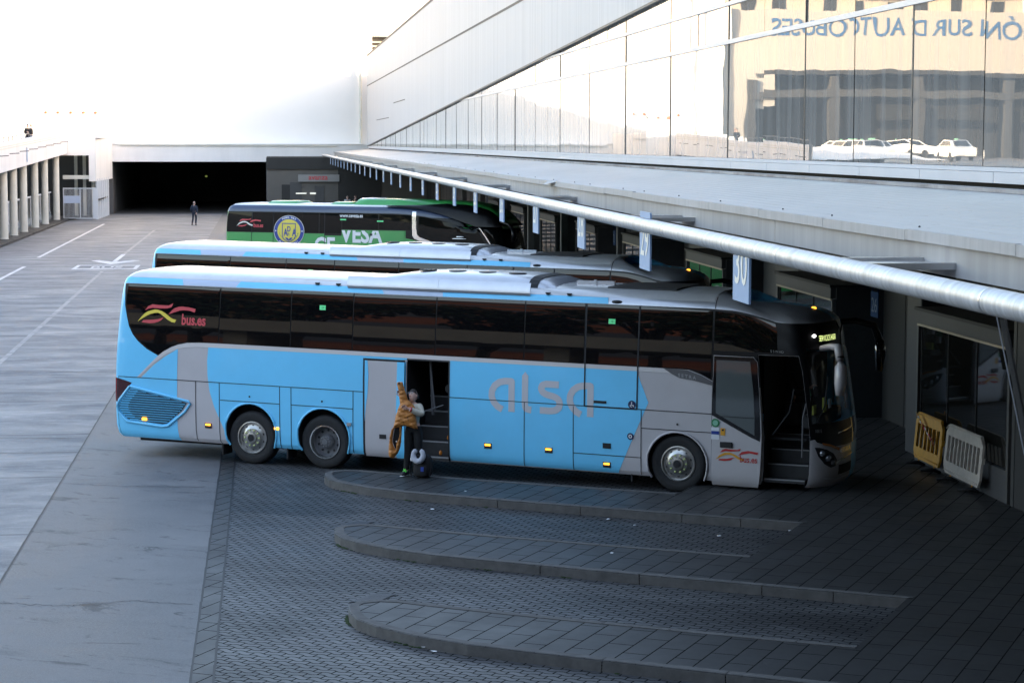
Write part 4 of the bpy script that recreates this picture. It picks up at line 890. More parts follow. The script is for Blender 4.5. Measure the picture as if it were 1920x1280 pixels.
    boxd('side_marker',-11.143,.642,.10,.06,'orange_lamp',.045); boxd('side_marker',-8.161,.64,.1,.05,'orange_lamp',.03)
    boxd('flap_handle',-1.346,.76,.16,.10,'seam'); boxd('flap_handle',-5.85,.60,.14,.08,'seam'); boxd('flap_handle',-1.484,1.555,.25,.05,'seam',.016); boxd('side_repeater',-6.585,.824,.1,.07,'alu',.03)
    for x,z in ((-8.755,1.23),(-7.167,1.23),(-.002,1.24)): mb=MB(); q=H(x,z,.008); mb.lathe([(.02,0),(.018,-.008),(.001,-.009)],q,'y',10); mb.build('lock','seam',root,shift=sh)
    for (x,z,r_) in ((-.865,1.545,.075),(-.89,.965,.062)):
        o=dec('round_sticker',[circ((x,z),r_,20)],'navy',.013)
        if r_>.07: dec('emblem',[circ((x-.005,z+.035),.013,8)]+stroke([(x-.005,z+.02),(x-.005,z-.01),(x+.03,z-.01),(x+.04,z-.04)],.011)+stroke([(x-.02,z+.0),(x-.035,z-.025),(x-.01,z-.045),(x+.012,z-.03)],.009),'white',.017,par=o)
        else: dec('emblem',[circ((x,z),.035,14)],'white',.017,[circ((x,z),.018,10)],par=o)
    for x in (-7.185,-1.29):
        o=dec('green_sticker',[rect(x-.065,2.985,x+.065,3.075)],'sticker_green',.018); place_text('lettering','29' if x<-5 else '18',.055,'dk_green',o,lambda a,b:H(x+a,3.01+b,.021),center=True,shift=sh)
    # bus.es marks
    def mark(x0,z0,s,A,B,off,txt):
        def T(P): return [(x0+(x+11.37)*s,z0+(z-2.56)*s) for x,z in P]
        l1=[(-11.224,2.809),(-11.155,2.898),(-11.057,2.937),(-10.887,2.927),(-10.677,2.928),(-10.566,2.974),(-10.6,2.90),(-10.7,2.87),(-10.879,2.862),(-11.048,2.868),(-11.15,2.845)]
        l2=[(-10.654,2.755),(-10.60,2.82),(-10.543,2.871),(-10.44,2.91),(-10.34,2.921),(-10.18,2.91),(-10.022,2.885),(-10.036,2.815),(-10.17,2.845),(-10.291,2.850),(-10.4,2.838),(-10.52,2.80)]
        l3=[(-11.367,2.586),(-11.30,2.67),(-11.234,2.739),(-11.16,2.79),(-11.08,2.815),(-10.99,2.838),(-10.915,2.832),(-10.83,2.815),(-10.74,2.777),(-10.604,2.696),(-10.53,2.665),(-10.463,2.66),(-10.49,2.597),(-10.57,2.605),(-10.661,2.645),(-10.842,2.755),(-10.91,2.775),(-10.989,2.766),(-11.08,2.745),(-11.149,2.715),(-11.25,2.66)]
        l4=[(-11.274,2.57),(-11.238,2.616),(-11.15,2.625),(-11.012,2.633),(-10.9,2.65),(-10.761,2.689),(-10.82,2.63),(-10.884,2.597),(-10.98,2.57),(-11.087,2.561)]
        o=dec('logo',[T(l3)],B,off); dec('logo_wave',[T(l1),T(l2),T(l4)],A,off,par=o)
        place_text('lettering','bus.es',.29*s,A,o,lambda a,b:H(x0+1.03*s+a,z0+.01*s+b,off),width=.80,bold=.009*s,shift=sh)
    mark(-11.37,2.56,1,'red_logo','yellow_logo',.020,0)
    # alsa lettering
    w=.125
    A1=stroke([(-3.225,1.27),(-3.225,1.835),(-3.36,1.835),(-3.47,1.81),(-3.565,1.74),(-3.62,1.64),(-3.625,1.53),(-3.58,1.43),(-3.5,1.35),(-3.41,1.305)],w)
    L1=stroke([(-2.958,1.96),(-2.958,1.42),(-2.945,1.36),(-2.9,1.335),(-2.83,1.33)],w)
    S1=stroke([(-2.29,1.825),(-2.55,1.825),(-2.615,1.80),(-2.64,1.74),(-2.61,1.675),(-2.54,1.635),(-2.36,1.595),(-2.29,1.55),(-2.265,1.48),(-2.285,1.40),(-2.35,1.35),(-2.45,1.335),(-2.66,1.335)],w)
    A2=[[(x+1.555,z) for x,z in p] for p in A1]
    for P,nm in ((A1,'a'),(L1+[[(-3.02,1.95),(-2.958,2.03),(-2.895,1.95)]],'l'),(S1,'s'),(A2,'a')): dec('logo_letter',P,'letter_grey',.0085)
    # fin
    fn=dec('chrome_fin',[[(-.285,2.24),(-.159,2.236),(.171,2.225),(.423,2.149),(.637,2.05),(.637,1.975),(.271,2.051),(.02,2.079),(-.124,2.143)]],'fin_grey',.014)
    place_text('lettering','S E T R A',.085,'step_edge',fn,lambda a,b:H(.0+a,2.10+b-.10*a,.018),bold=.003,shift=sh)
    # plug doors: mid door leaf, slid back
    md=MB(); mb=MB()
    def leafsheet(name,poly,m,off,par,g=True): return sheet(name,[poly],lambda p,w:H(p,w,off),m,par,(),GX,GY,shift=sh)
    dl=leafsheet('mid_door',[(-6.27,.26),(-5.39,.26),(-5.39,2.115),(-6.27,2.115)],'seam',.05,root)
    leafsheet('door_panel',[(-6.225,.27),(-5.575,.27),(-5.54,2.075),(-6.21,2.075)],'silver',.056,dl); leafsheet('door_stripe',[(-6.23,.9),(-6.205,1.2),(-6.165,1.45),(-6.15,1.82),(-6.175,2.076),(-6.23,2.076)],'blue',.060,dl); leafsheet('door_stripe',[(-5.585,.27),(-5.40,.27),(-5.40,2.076),(-5.55,2.076)],'blue',.059,dl)
    mb=MB(); mb.box((-5.92,-.065,.60+.07),(-5.78,-.055,.68+.07)); mb.build('handle','seam',dl,shift=sh)
    # stair well
    wl=MB(); x0,x1=-5.36,-4.51
    wl.quad((x0,.02,.3),(x0,1.9,.3),(x0,1.9,2.2),(x0,.02,2.2)); wl.quad((x1,.02,.3),(x1,1.9,.3),(x1,1.9,2.2),(x1,.02,2.2)); wl.quad((x0,1.9,.3),(x1,1.9,.3),(x1,1.9,2.2),(x0,1.9,2.2)); wl.quad((x0,.02,2.18),(x1,.02,2.18),(x1,1.9,2.18),(x0,1.9,2.18)); ww=wl.build('stairwell','dark',root,recalc=False,shift=sh)
    for i in range(5):
        z=.36+i*.26; y=.08+i*.24
        mb=MB(); mb.box((x0+.01,y,z-.26 if i else .3),(x1-.01,y+.02,z)); mb.box((x0+.01,y,z-.02),(x1-.01,y+.3,z)); mb.build('step','darkgrey',ww,shift=sh)
        mb=MB(); mb.box((x0+.01,y-.008,z-.018),(x1-.01,y+.03,z+.006)); mb.build('step_edge','step_edge',ww,shift=sh)
        if i<3: mb=MB(); mb.blob((x1-.12-.06*(2-i),y+.10,z+.07),(.035,.03,.05),8,6); mb.build('step_lamp','amber',ww,shift=sh)
    mb=MB(); mb.v=[(a,1.09,b) for a,b in circ((-4.98,1.28+.26),.085,20)]; mb.f=[tuple(range(20))]; mb.build('round_notice','step_edge',ww,recalc=False,shift=sh)
    mb=MB(); mb.box((x1-.3,1.02,1.42),(x1-.1,1.06,1.66)); mb.build('red_box','dark_red',ww,shift=sh)
    mb=MB(); mb.tube([(x0+.35,.3,2.1),(x0+.42,.35,1.2)],.016,6); mb.tube([(x0+.12,.3,1.15),(x0+.6,.34,1.32)],.014,6); mb.tube([(x0+.26,.5,2.15),(x0+.3,.52,1.1)],.03,6); mb.build('grab_rail','midgrey',ww,shift=sh)
    # front door well
    x0,x1=1.58,2.33
    wl=MB(); wl.quad((x0,.06,.3),(x0,1.6,.3),(x0,1.6,2.6),(x0,.06,2.6)); wl.quad((x0-.6,1.62,1.3),(x1,1.62,1.3),(x1,1.62,2.5),(x0-.6,1.62,2.5)); fw=wl.build('front_stairwell','dark',root,recalc=False,shift=sh)
    for i in range(4):
        z=.34+i*.24; y=.10+i*.24
        mb=MB(); mb.box((x0+.01,y,z-.26 if i else .28),(x1,y+.02,z)); mb.box((x0+.01,y,z-.02),(x1,y+.3,z)); mb.build('step','darkgrey',fw,shift=sh)
        mb=MB(); mb.box((x0+.01,y-.008,z-.016),(x1,y+.03,z+.005)); mb.build('step_edge','step_edge',fw,shift=sh)
    mb=MB(); mb.tube([(x1-.06,.12,.75),(x1-.06,.14,1.45),(x1-.02,.2,1.7)],.015,6); mb.tube([(x0+.1,.3,1.1),(x0+.35,.5,1.5),(x0+.4,.6,1.9)],.014,6); mb.build('grab_rail','midgrey',fw,shift=sh)
    mb=MB(); mb.box((.4,.3,1.02),(2.3,2.3,1.06)); mb.box((.35,.2,1.1),(.4,2.35,3.1)); mb.build('cab_floor','dark',root,shift=sh)
    mb=MB(); mb.box((2.15,.5,1.2),(2.45,2.3,1.45),.03); mb.build('dashboard','darkgrey',root,shift=sh)
    mb=MB(); mb.box((1.35,1.5,1.1),(1.85,2.05,1.55),.04); mb.box((1.3,1.5,1.5),(1.42,2.05,2.35),.04); mb.build('driver_seat','darkgrey',root,shift=sh)
    mb=MB(); pts=[(2.06+.06*math.sin(t),1.78+.22*math.cos(t),1.72+.2*math.sin(t)) for t in [2*math.pi*i/20 for i in range(21)]]; mb.tube(pts,.018,6); mb.build('steering_wheel','black_cloth',root,shift=sh)
    mb=MB(); mb.box((2.33,.55,1.46),(2.36,.75,1.62)); mb.box((2.4,1.0,1.46),(2.43,1.22,1.72)); mb.build('paper_notice','paper_yellow',root,shift=sh)
    mb=MB(); mb.box((2.3,.35,1.62),(2.32,.5,1.78)); mb.box((2.43,1.35,1.5),(2.45,1.5,1.66)); mb.build('paper_notice','paper_white',root,shift=sh)
    mb=MB(); mb.quad((2.30,.30,1.75),(2.34,.48,1.82),(2.32,.32,2.02)); mb.build('paper_notice','paper_green',root,shift=sh)
    mb=MB()
    for i in range(5): mb.box((2.3,2.2+i*.03,1.5),(2.33-.01*i,2.22+i*.03,2.6))
    mb.build('curtain','curtain',root,shift=sh)
    # front door leaf swung back along the side
    lf=sheet('front_door',[[(.665,.25),(1.56,.25),(1.58,1.07),(1.60,1.9),(1.60,2.44),(1.52,2.52),(.68,2.52)]],lambda p,w:H(p,w,.095),'silver',root,(),rng(.6,1.8,.2),GY,shift=sh)
    sheet('door_frame',[[(.672,1.46),(1.40,1.10),(1.555,1.04),(1.59,1.9),(1.59,2.44),(1.51,2.515),(.69,2.51)]],lambda p,w:H(p,w,.101),'black_gloss',lf,(),rng(.6,1.8,.2),GY,shift=sh)
    sheet('door_glass',[[(.745,1.502),(1.455,1.145),(1.475,1.5),(1.475,1.972),(1.44,2.44),(.74,2.44)]],lambda p,w:H(p,w,.106),'leaf_gl',lf,(),rng(.6,1.8,.2),GY,shift=sh)
    sheet('glass_bar',stroke([(.745,1.45),(1.47,1.45)],.012),lambda p,w:H(p,w,.112),'seam',lf,(),None,None,shift=sh)
    mb=MB(); mb.box((.83,-.125,.885),(1.06,-.10,.985),.008); mb.build('handle','seam',lf,shift=sh)
    def mk(nm,poly,m,o=.103): return sheet(nm,[poly],lambda p,w:H(p,w,o),m,lf,(),None,None,shift=sh)
    mk('sticker',circ((.74,1.325),.078,20),'dk_green'); mk('sticker_ring',circ((.74,1.325),.05,16),'paper_green',.107); mk('sticker',rect(.665,1.03,.81,1.245),'paper_white'); mk('sticker_band',rect(.667,1.12,.808,1.18),'badge_blue',.107); mk('sticker',rect(.835,1.11,.92,1.24),'gold_deep'); mk('sticker_band',rect(.86,1.19,.895,1.22),'seam',.107)
    s=.58; 
    def Tm(P): return [(.745+(x+11.37)*s,.655+(z-2.56)*s) for x,z in P]
    l3=[(-11.367,2.586),(-11.234,2.739),(-11.08,2.815),(-10.915,2.832),(-10.74,2.777),(-10.604,2.696),(-10.463,2.66),(-10.49,2.597),(-10.661,2.645),(-10.842,2.755),(-10.989,2.766),(-11.149,2.715)]
    l1=[(-11.224,2.809),(-11.155,2.898),(-11.057,2.937),(-10.887,2.927),(-10.677,2.928),(-10.566,2.974),(-10.6,2.90),(-10.879,2.862),(-11.048,2.868)]
    l2=[(-10.654,2.755),(-10.543,2.871),(-10.34,2.921),(-10.022,2.885),(-10.036,2.815),(-10.291,2.850),(-10.52,2.80)]
    l4=[(-11.274,2.57),(-11.238,2.616),(-11.012,2.633),(-10.761,2.689),(-10.884,2.597),(-11.087,2.561)]
    mk('logo',Tm(l3),'gold_deep'); mk('logo_wave',Tm(l1),'red_deep'); mk('logo_wave',Tm(l2),'red_deep'); mk('logo_wave',Tm(l4),'red_deep')
    place_text('lettering','bus.es',.165,'red_deep',lf,lambda a,b:H(1.19+a,.655+b,.103),width=.8,bold=.002,shift=sh)
    place_text('lettering','S 519 HD',.075,'step_edge',root,lambda a,b:H(1.86+a,2.63+b,.012),width=.9,shift=sh)
    # nose
    place_text('lettering','SERVICIOS H000',.15,'led',root,lambda a,b:H(3.05+a*.80,3.02+b,.012),width=.72,bold=-.004,shift=sh)
    place_text('lettering','10815',.085,'step_edge',root,lambda a,b:H(2.62+a,1.24+b,.014),width=.9,shift=sh)
    place_text('lettering','SETRA',.11,'chrome',root,lambda a,b:H(3.38+a,.84+b,.014),width=1.3,bold=.006,shift=sh)
    hl=dec('headlight',[[(2.60,.98),(2.74,.975),(2.95,.93),(3.15,.85),(3.28,.72),(3.24,.62),(3.08,.60),(2.88,.68),(2.70,.82)]],'seam',.010)
    mb=MB()
    for x,z,r_ in ((2.80,.87,.055),(2.97,.78,.065),(3.12,.70,.055)):
        q=H(x,z,.016); mb.blob(q,(r_,r_*.8,r_),12,8)
    mb.build('lens','head_glass',hl,smooth=True,shift=sh)
    dec('turn_lamp',[[(2.80,1.06),(3.05,1.02),(3.36,.93),(3.34,.88),(3.04,.98),(2.82,1.02)]],'amber',.014)
    dec('lower_grille',[rect(3.35,.45,3.85,.62)],'dark',.008); dec('chrome_strip',[[(3.2,.68),(3.5,.74),(3.85,.78),(3.85,.75),(3.5,.705),(3.22,.65)]],'chrome',.014)
    mm=[]
    for i in range(5): mm+=stroke([(3.3,1.06+i*.055),(3.85,1.07+i*.055)],.012)
    dec('radiator_bar',mm,'darkgrey',.012); dec('chrome_strip',stroke([(3.3,1.2),(3.85,1.24)],.018),'chrome',.018)
    dec('bumper_crease',stroke([(2.9,.42),(3.3,.38),(3.85,.38)],.02),'alu',.010)
    mb=MB(); mb.tube([H(2.7,1.42,.02),H(2.95,1.7,.03),H(3.15,2.2,.035)],.012,5); mb.build('wiper','seam',root,shift=sh)
    # lamp under the roof edge
    mb=MB(); mb.blob(H(2.9,3.12,.02),(.03,.03,.022),8,6); mb.build('marker_lamp','lamp_white',root,smooth=True,shift=sh)
    mb=MB(); mb.blob((2.12,1.4,3.30),(.05,.05,.03),8,6); mb.build('roof_lamp','orange_lamp',root,shift=sh)
    # mirrors
    mb=MB(); mb.tube([H(3.1,2.9,-.02),H(3.15,2.92,.18),(2.86,.22,2.72),(2.93,.10,2.5)],[.05,.06,.075,.07],10); mb.tube([(2.93,.12,2.56),(2.95,.07,2.4),(2.96,.05,2.1),(2.94,.06,1.9)],[.07,.1,.11,.07],12,squash=1.35); mb.build('mirror','silver',root,smooth=True,shift=sh)
    mb=MB(); mb.tube([(2.28,2.2,2.98),(2.6,2.6,3.0),(2.9,2.85,2.9),(3.0,2.92,2.6)],[.05,.06,.07,.08],10); mb.tube([(3.0,2.92,2.62),(3.02,2.94,2.4),(3.0,2.92,2.05)],[.08,.11,.07],10,squash=1.3); mb.build('mirror','black_gloss',root,smooth=True,shift=sh)
    # roof equipment
    def P3(name,pts,m,sm=True):
        mb=MB(); mb.tube(pts,.02,6); return mb.build(name,m,root,smooth=sm,shift=sh)
    mb=MB(); nseg=1
    prof=[(.155,3.425),(.13,3.47),(.14,3.56),(.19,3.66),(.205,3.66),(.16,3.55),(.15,3.47),(.17,3.43)]
    k=HA.kp
    for i,(a,b) in enumerate(((-6.68,-4.78),(-4.775,-2.92))):
        n=len(prof); i0=len(mb.v); mb.v+=[(a,y,z+k*a) for y,z in prof]+[(b,y,z+k*b) for y,z in prof]
        for j in range(n): mb.f.append((i0+j,i0+(j+1)%n,i0+n+(j+1)%n,i0+n+j))
        mb.f.append(tuple(i0+j for j in range(n))); mb.f.append(tuple(i0+n+j for j in range(n-1,-1,-1)))
    mb.build('roof_deflector','roof_silver',root,smooth=30,shift=sh)
    def hump(y): # plan taper
        return 0
    ac=MB(); X=[-6.45,-6.3,-6.0,-5.6,-5.0,-4.2,-3.4,-3.0,-2.75,-2.55,-2.42]; Z=[0,.07,.14,.20,.235,.24,.235,.215,.17,.10,0]
    PR=[(.36,0),(.40,.35),(.50,.72),(.68,.94),(.95,1.0),(1.275,1.0),(1.6,1.0),(1.87,.94),(2.05,.72),(2.15,.35),(2.19,0)]
    for xx,zz in zip(X,Z):
        for y,t in PR: ac.v.append((xx,y,3.54+zz*t+k*xx))
    m_=len(PR)
    for i in range(len(X)-1):
        for j in range(m_-1): ac.f.append((i*m_+j,(i+1)*m_+j,(i+1)*m_+j+1,i*m_+j+1))
    acx=ac.build('air_conditioner','roof_silver',root,smooth=50,shift=sh,recalc=False)
    for i in range(4):
        mb=MB(); x=-5.35+i*.62; mb.lathe([(.001,.004),(.17,.004),(.17,-.02)],(x,.95,3.782+k*x),'z',20); mb.build('fan','seam',acx,shift=sh)
    mb=MB()
    for a,b in ((-3.05,-2.86),):
        for (y0,t0),(y1,t1) in zip(PR,PR[1:]):
            mb.quad((a,y0-.003,3.548+.218*t0+k*a),(b,y0-.003,3.548+.196*t0+k*b),(b,y1,3.548+.196*t1+k*b),(a,y1,3.548+.218*t1+k*a))
    mb.build('vent_band','seam',acx,recalc=False,shift=sh)
    mb=MB(); mb.box((-2.3,.95,3.60),(-1.55,1.0,3.72)); mb.box((-1.95,.93,3.6),(-1.9,.95,3.74)); mb.build('aerial_rack','roof_silver',root,shift=sh)
    # roof hatch and fittings
    mb=MB(); mb.box((-1.55,.55,3.60),(-.2,2.0,3.645),.012); mb.build('roof_hatch','darkgrey',root,shift=sh)
    for x in (-7.35,-6.9,-2.58,-2.16): mb=MB(); q=H(x,3.475,.01); mb.box((q[0]-.03,q[1]-.03,q[2]),(q[0]+.03,q[1]+.02,q[2]+.02)); mb.tube([(q[0]-.05,q[1],q[2]+.03),(q[0]+.05,q[1],q[2]+.03)],.012,6); mb.build('roof_clip','seam',root,shift=sh)
    mb=MB(); q=H(-1.22,3.39,.0); mb.blob((q[0],q[1],q[2]),(.11,.04,.035),10,6); mb.build('camera_dome','seam',root,smooth=True,shift=sh)
    dec('roof_line',stroke([(-8.3,3.62),(-6.9,3.60)],.008),'gold_deep',.010)
    # mudflaps
    for x in (-9.42,-7.98,-.9): mb=MB(); mb.box((x,.06,.14),(x+.03,.42,.42)); mb.build('mudflap','rubber',root,shift=sh)
    return root
def thin_glass(name,tint,rough=.0):
    m=bpy.data.materials.new(name); m.use_nodes=True; n=m.node_tree.nodes; l=m.node_tree.links; n.remove(n['Principled BSDF'])
    t=n.new('ShaderNodeBsdfTransparent'); t.inputs[0].default_value=(*tint,1); g=n.new('ShaderNodeBsdfGlossy'); g.inputs['Roughness'].default_value=rough; g.inputs['Color'].default_value=(1,1,1,1)
    fr=n.new('ShaderNodeFresnel'); fr.inputs[0].default_value=1.5; mx=n.new('ShaderNodeMixShader'); l.new(fr.outputs[0],mx.inputs[0]); l.new(t.outputs[0],mx.inputs[1]); l.new(g.outputs[0],mx.inputs[2]); l.new(mx.outputs[0],n['Material Output'].inputs[0]); MT[name]=m
thin_glass('wind_glass',(.55,.6,.6))
B1=make_blue(); tag(B1,'near sky blue and silver coach with both doors open and large pale side lettering','coach')
B2=copy_tree(B1); B2.location=Vector((-4.55,1.275,0))+LW(0,11.6,0)*1.0
tag(B2,'second sky blue coach behind the near one, only roof and upper windows showing','coach')
def make_green():
    off=LW(0,5.76*8,0); sh=(4.5,-1.275,0); root=empty('coach',(off.x-4.5,off.y+1.275,0)); H=HG.H
    gx=rng(-11,-9.4,.16)+rng(-9.4,4,.5)+rng(-2.8,3.6,.16); gy=rng(.3,3.3,.2)+[3.4,3.45,3.5,3.55,3.6,3.65,3.7,3.75,3.8,3.9,4.0,4.15,4.35,4.5]
    def dec(name,polys,m,o=.006,holes=(),par=root,mir=False): return sheet(name,polys,lambda p,w:H(p,w,o,mir),m,par,holes,gx,gy,shift=sh,flip=mir)
    p0,p1=HG.P0-HG.LR,HG.P1+HG.LF
    dec('body',[rect(p0,.25,p1,4.74)],'green_body',0); sheet('off_side',[rect(p0,.25,p1,4.74)],lambda p,w:H(p,w,0,True),'green_body',root,(),gx,gy,shift=sh,flip=True)
    dec('roof_band',[[(p0+.9,3.46),(-1.0,3.46),(.2,3.46),(.2,3.75),(p0+1.2,3.75)]],'navy_roof',.005)
    dec('roof_panel',[rect(-10.6,3.755,-.5,4.73)],'white',.006); sheet('roof_panel',[rect(-10.6,3.755,-.5,4.73)],lambda p,w:H(p,w,.006,True),'white',root,(),gx,gy,shift=sh,flip=True)
    dec('window_surround',[[(-10.30,2.62),(-5.72,2.62),(-5.72,2.55),(-4.93,2.55),(-4.93,2.79),(-2.1,2.79),(-2.1,2.5),(-1.85,2.46),(-1.62,2.40),(-.8,2.25),(1.0,2.0),(p1,1.5),(p1,3.74),(.1,3.74),(-.3,3.6),(-1.0,3.47),(-10.28,3.47),(-10.36,3.2),(-10.36,2.8)]],'black_satin',.008)
    sm=[-10.28,-9.06,-8.05,-5.95,-4.93,-3.3,-1.86]
    random.seed(4)
    for i,(a,b) in enumerate(zip(sm,sm[1:])): t=random.gauss(0,.001); sheet('side_window',[rect(a+.02,2.64 if b<-4.8 else 2.82,b-.02,3.44)],lambda p,w,a=a,t=t:H(p,w,.014+t*(p-a)),'black_glass_b',root,(),None,gy,shift=sh)
    dec('side_window',[[(-1.55,2.5),(-.9,2.38),(1.35,2.1),(1.52,2.4),(1.4,2.75),(1.1,3.2),(.7,3.42),(-1.55,3.44)]],'black_glass_b',.014)
    dec('windscreen',[[(1.75,1.6),(p1,1.6),(p1,3.4),(1.35,3.4),(1.6,2.9)]],'black_glass_b',.014); dec('windscreen',[[(1.75,1.6),(p1,1.6),(p1,3.4),(1.35,3.4),(1.6,2.9)]],'black_glass_b',.014,mir=True)
    dec('pillar_trim',[[(-1.83,3.62),(-1.66,3.62),(-1.66,3.3),(-1.64,2.9),(-1.6,2.66),(-1.5,2.56),(-.79,2.32),(-1.0,2.31),(-1.55,2.42),(-1.72,2.49),(-1.80,2.6),(-1.82,3.0)]],'chrome',.022)
    dec('chrome_strip',stroke([(1.25,3.25),(1.5,2.95),(1.66,2.6),(1.8,2.2),(1.9,1.8)],.05),'chrome',.022)
    sg=[]
    for x in (-9.06,-8.05,-5.70): sg+=stroke([(x,3.44),(x,1.2)],.025)
    dec('panel_seam',sg,'seam',.017)
    dec('flap',[rect(-10.05,2.1,-9.8,2.28)],'dk_green',.012); dec('green_block',[[(-4.93,1.8),(-2.15,1.8),(-2.15,2.775),(-4.93,2.775)]],'green_body',.02)
    # crest
    c=(-7.32,2.70)
    o=dec('badge',[circ(c,.70,40,.63)],'sign_cream',.020); dec('badge_ring',[circ(c,.68,40,.61)],'badge_blue',.023,par=o); dec('badge_centre',[circ(c,.53,36,.475)],'badge_yellow',.026,par=o)
    sh_=[(-7.62,3.0),(-7.02,3.0),(-7.02,2.5),(-7.08,2.38),(-7.2,2.3),(-7.32,2.24),(-7.44,2.3),(-7.56,2.38),(-7.62,2.5)]
    dec('badge_shield',stroke(sh_,.035,True),'badge_blue',.030,par=o)
    place_text('lettering','A   A',.42,'badge_blue',o,lambda a,b:H(-7.555+a,2.50+b,.031),width=.62,bold=.012,shift=sh); place_text('lettering','D',.30,'badge_blue',o,lambda a,b:H(-7.405+a,2.68+b,.033),width=.75,bold=.008,shift=sh); place_text('lettering','71',.13,'badge_blue',o,lambda a,b:H(-7.39+a,2.52+b,.033),width=.8,bold=.006,shift=sh)
    dec('badge_wing',[[(-7.5,2.44),(-7.36,2.42),(-7.32,2.34),(-7.28,2.42),(-7.14,2.44),(-7.22,2.34),(-7.32,2.29),(-7.42,2.34)]],'badge_blue',.031,par=o)
    lv=[]
    for i in range(6):
        for s in (-1,1):
            a=math.radians(-90+s*(18+i*11)); x,z=c[0]+.43*math.cos(a),c[1]+.40*math.sin(a); lv.append([(x-.035,z),(x,z+.02),(x+.04*s,z+.05),(x+.01,z-.02)])
    dec('badge_laurel',lv,'dk_green',.030,par=o)
    def ringtext(t,rad,a0,da,fl):
        for i,ch in enumerate(t):
            if ch==' ': continue
            an=R(a0+da*i); 
            def fn(a,b,an=an):
                rr=rad+(b if not fl else -b); aa=an-(a-.03)/rad*(1 if not fl else -1); return H(c[0]+rr*math.cos(aa),c[1]+rr*.9*math.sin(aa),.030)
            place_text('lettering',ch,.10,'white',o,fn,bold=.004,shift=sh)
    ringtext('FUTBOL SALA',.575,118,-5.6,False); ringtext('ALCORCON 1971',.645,228,7,True)
    dec('badge_dot',[circ((c[0]-.605,c[1]),.03,8),circ((c[0]+.605,c[1]),.03,8)],'white',.031,par=o)
    # lettering
    place_text('lettering','www.cevesa.es',.21,'white',root,lambda a,b:H(-5.02+a,3.29+b,.022),width=.80,bold=.004,shift=sh)
    place_text('lettering','CE',.95,'white',root,lambda a,b:H(-6.17+a,1.80+b,.016),width=.82,bold=.03,shift=sh)
    # upper half-cut letters
    v,f_=text2d('VESA',.95,.86,.03); mb=MB(); 
    w_=max(a[0] for a in v)
    # clip above 2.775 by squeezing nothing: only keep the lower part of the letters
    bm=bmesh.new(); bv=[bm.verts.new((a[0]-4.97,a[1]+2.31,0)) for a in v]
    for t in f_:
        try: bm.faces.new([bv[i] for i in t])
        except ValueError: pass
    bmesh.ops.bisect_plane(bm,geom=bm.verts[:]+bm.edges[:]+bm.faces[:],plane_co=(0,2.77,0),plane_no=(0,1,0),clear_outer=True)
    bm.verts.index_update(); mb.v=[H(q.co.x,q.co.y,.026) for q in bm.verts]; mb.f=[tuple(q.index for q in f.verts) for f in bm.faces]; bm.free(); mb.build('lettering','white',root,recalc=False,shift=sh)
    place_text('lettering','bus.es',.24,'red_logo',root,lambda a,b:H(-8.98+a,2.83+b,.02),width=.78,bold=.006,shift=sh)
    def Tm(P): return [(-9.78+(x+11.37)*.85,2.84+(z-2.56)*.85) for x,z in P]
    l1=[(-11.224,2.809),(-11.155,2.898),(-11.057,2.937),(-10.887,2.927),(-10.677,2.928),(-10.566,2.974),(-10.6,2.90),(-10.879,2.862),(-11.048,2.868)]
    l2=[(-10.654,2.755),(-10.543,2.871),(-10.34,2.921),(-10.022,2.885),(-10.036,2.815),(-10.291,2.850),(-10.52,2.80)]
    l3=[(-11.367,2.586),(-11.234,2.739),(-11.08,2.815),(-10.915,2.832),(-10.74,2.777),(-10.604,2.696),(-10.463,2.66),(-10.49,2.597),(-10.661,2.645),(-10.842,2.755),(-10.989,2.766),(-11.149,2.715)]
    l4=[(-11.274,2.57),(-11.238,2.616),(-11.012,2.633),(-10.761,2.689),(-10.884,2.597),(-11.087,2.561)]
    dec('logo',[Tm(l3)],'sign_cream',.02); dec('logo_wave',[Tm(l1),Tm(l2),Tm(l4)],'red_logo',.02)
    dec('window_label',[rect(-5.0,3.17,-4.74,3.22),rect(-3.36,3.13,-3.08,3.18)],'sticker_green',.022)
    dec('side_camera',[rect(-3.68,2.57,-3.56,2.66)],'seam',.03)
    place_text('lettering','M 28',.11,'led_dim',root,lambda a,b:H(2.0+a,3.16+b,.02),bold=.002,shift=sh); place_text('lettering','MADRID',.10,'led_dim',root,lambda a,b:H(1.95+a,3.05+b,.02),width=.8,bold=.002,shift=sh)
    mb=MB(); mb.blob(H(.25,2.52,.03),(.35,.03,.03),10,6); mb.blob(H(.3,2.6,.03),(.2,.03,.03),10,6); mb.build('chrome_emblem','chrome',root,smooth=True,shift=sh)
    # roof pods
    def loft(name,X,Z,y0,y1,zb,m,par=root):
        mb=MB(); PR=[(0,0),(.06,.6),(.16,.9),(.35,1)]; 
        PR=[(y0+a,t) for a,t in PR]+[(y1-a,t) for a,t in PR[::-1]]
        for x,z in zip(X,Z):
            for y,t in PR: mb.v.append((x,y,zb(x)+z*t))
        n=len(PR)
        for i in range(len(X)-1):
            for j in range(n-1): mb.f.append((i*n+j,(i+1)*n+j,(i+1)*n+j+1,i*n+j+1))
        mb.f.append(tuple(range(n))); mb.f.append(tuple(len(mb.v)-1-i for i in range(n)))
        return mb.build(name,m,par,smooth=45,shift=sh)
    FX=[-4.62,-4.42,-4.0,-3.0,-1.5,-.5,.3,.9,1.3,1.6,1.8,1.92]; FT=[3.77,4.03,4.04,4.03,4.0,3.98,3.95,3.86,3.74,3.56,3.38,3.2]
    bz=lambda x:3.76 if x<-2.8 else max(3.0,3.76-.06*(x+2.8)**2)
    loft('front_dome',FX[3:],[.02,.16]+[t-.10-bz(x) for x,t in zip(FX,FT)][5:],.09,2.46,bz,'black_satin')
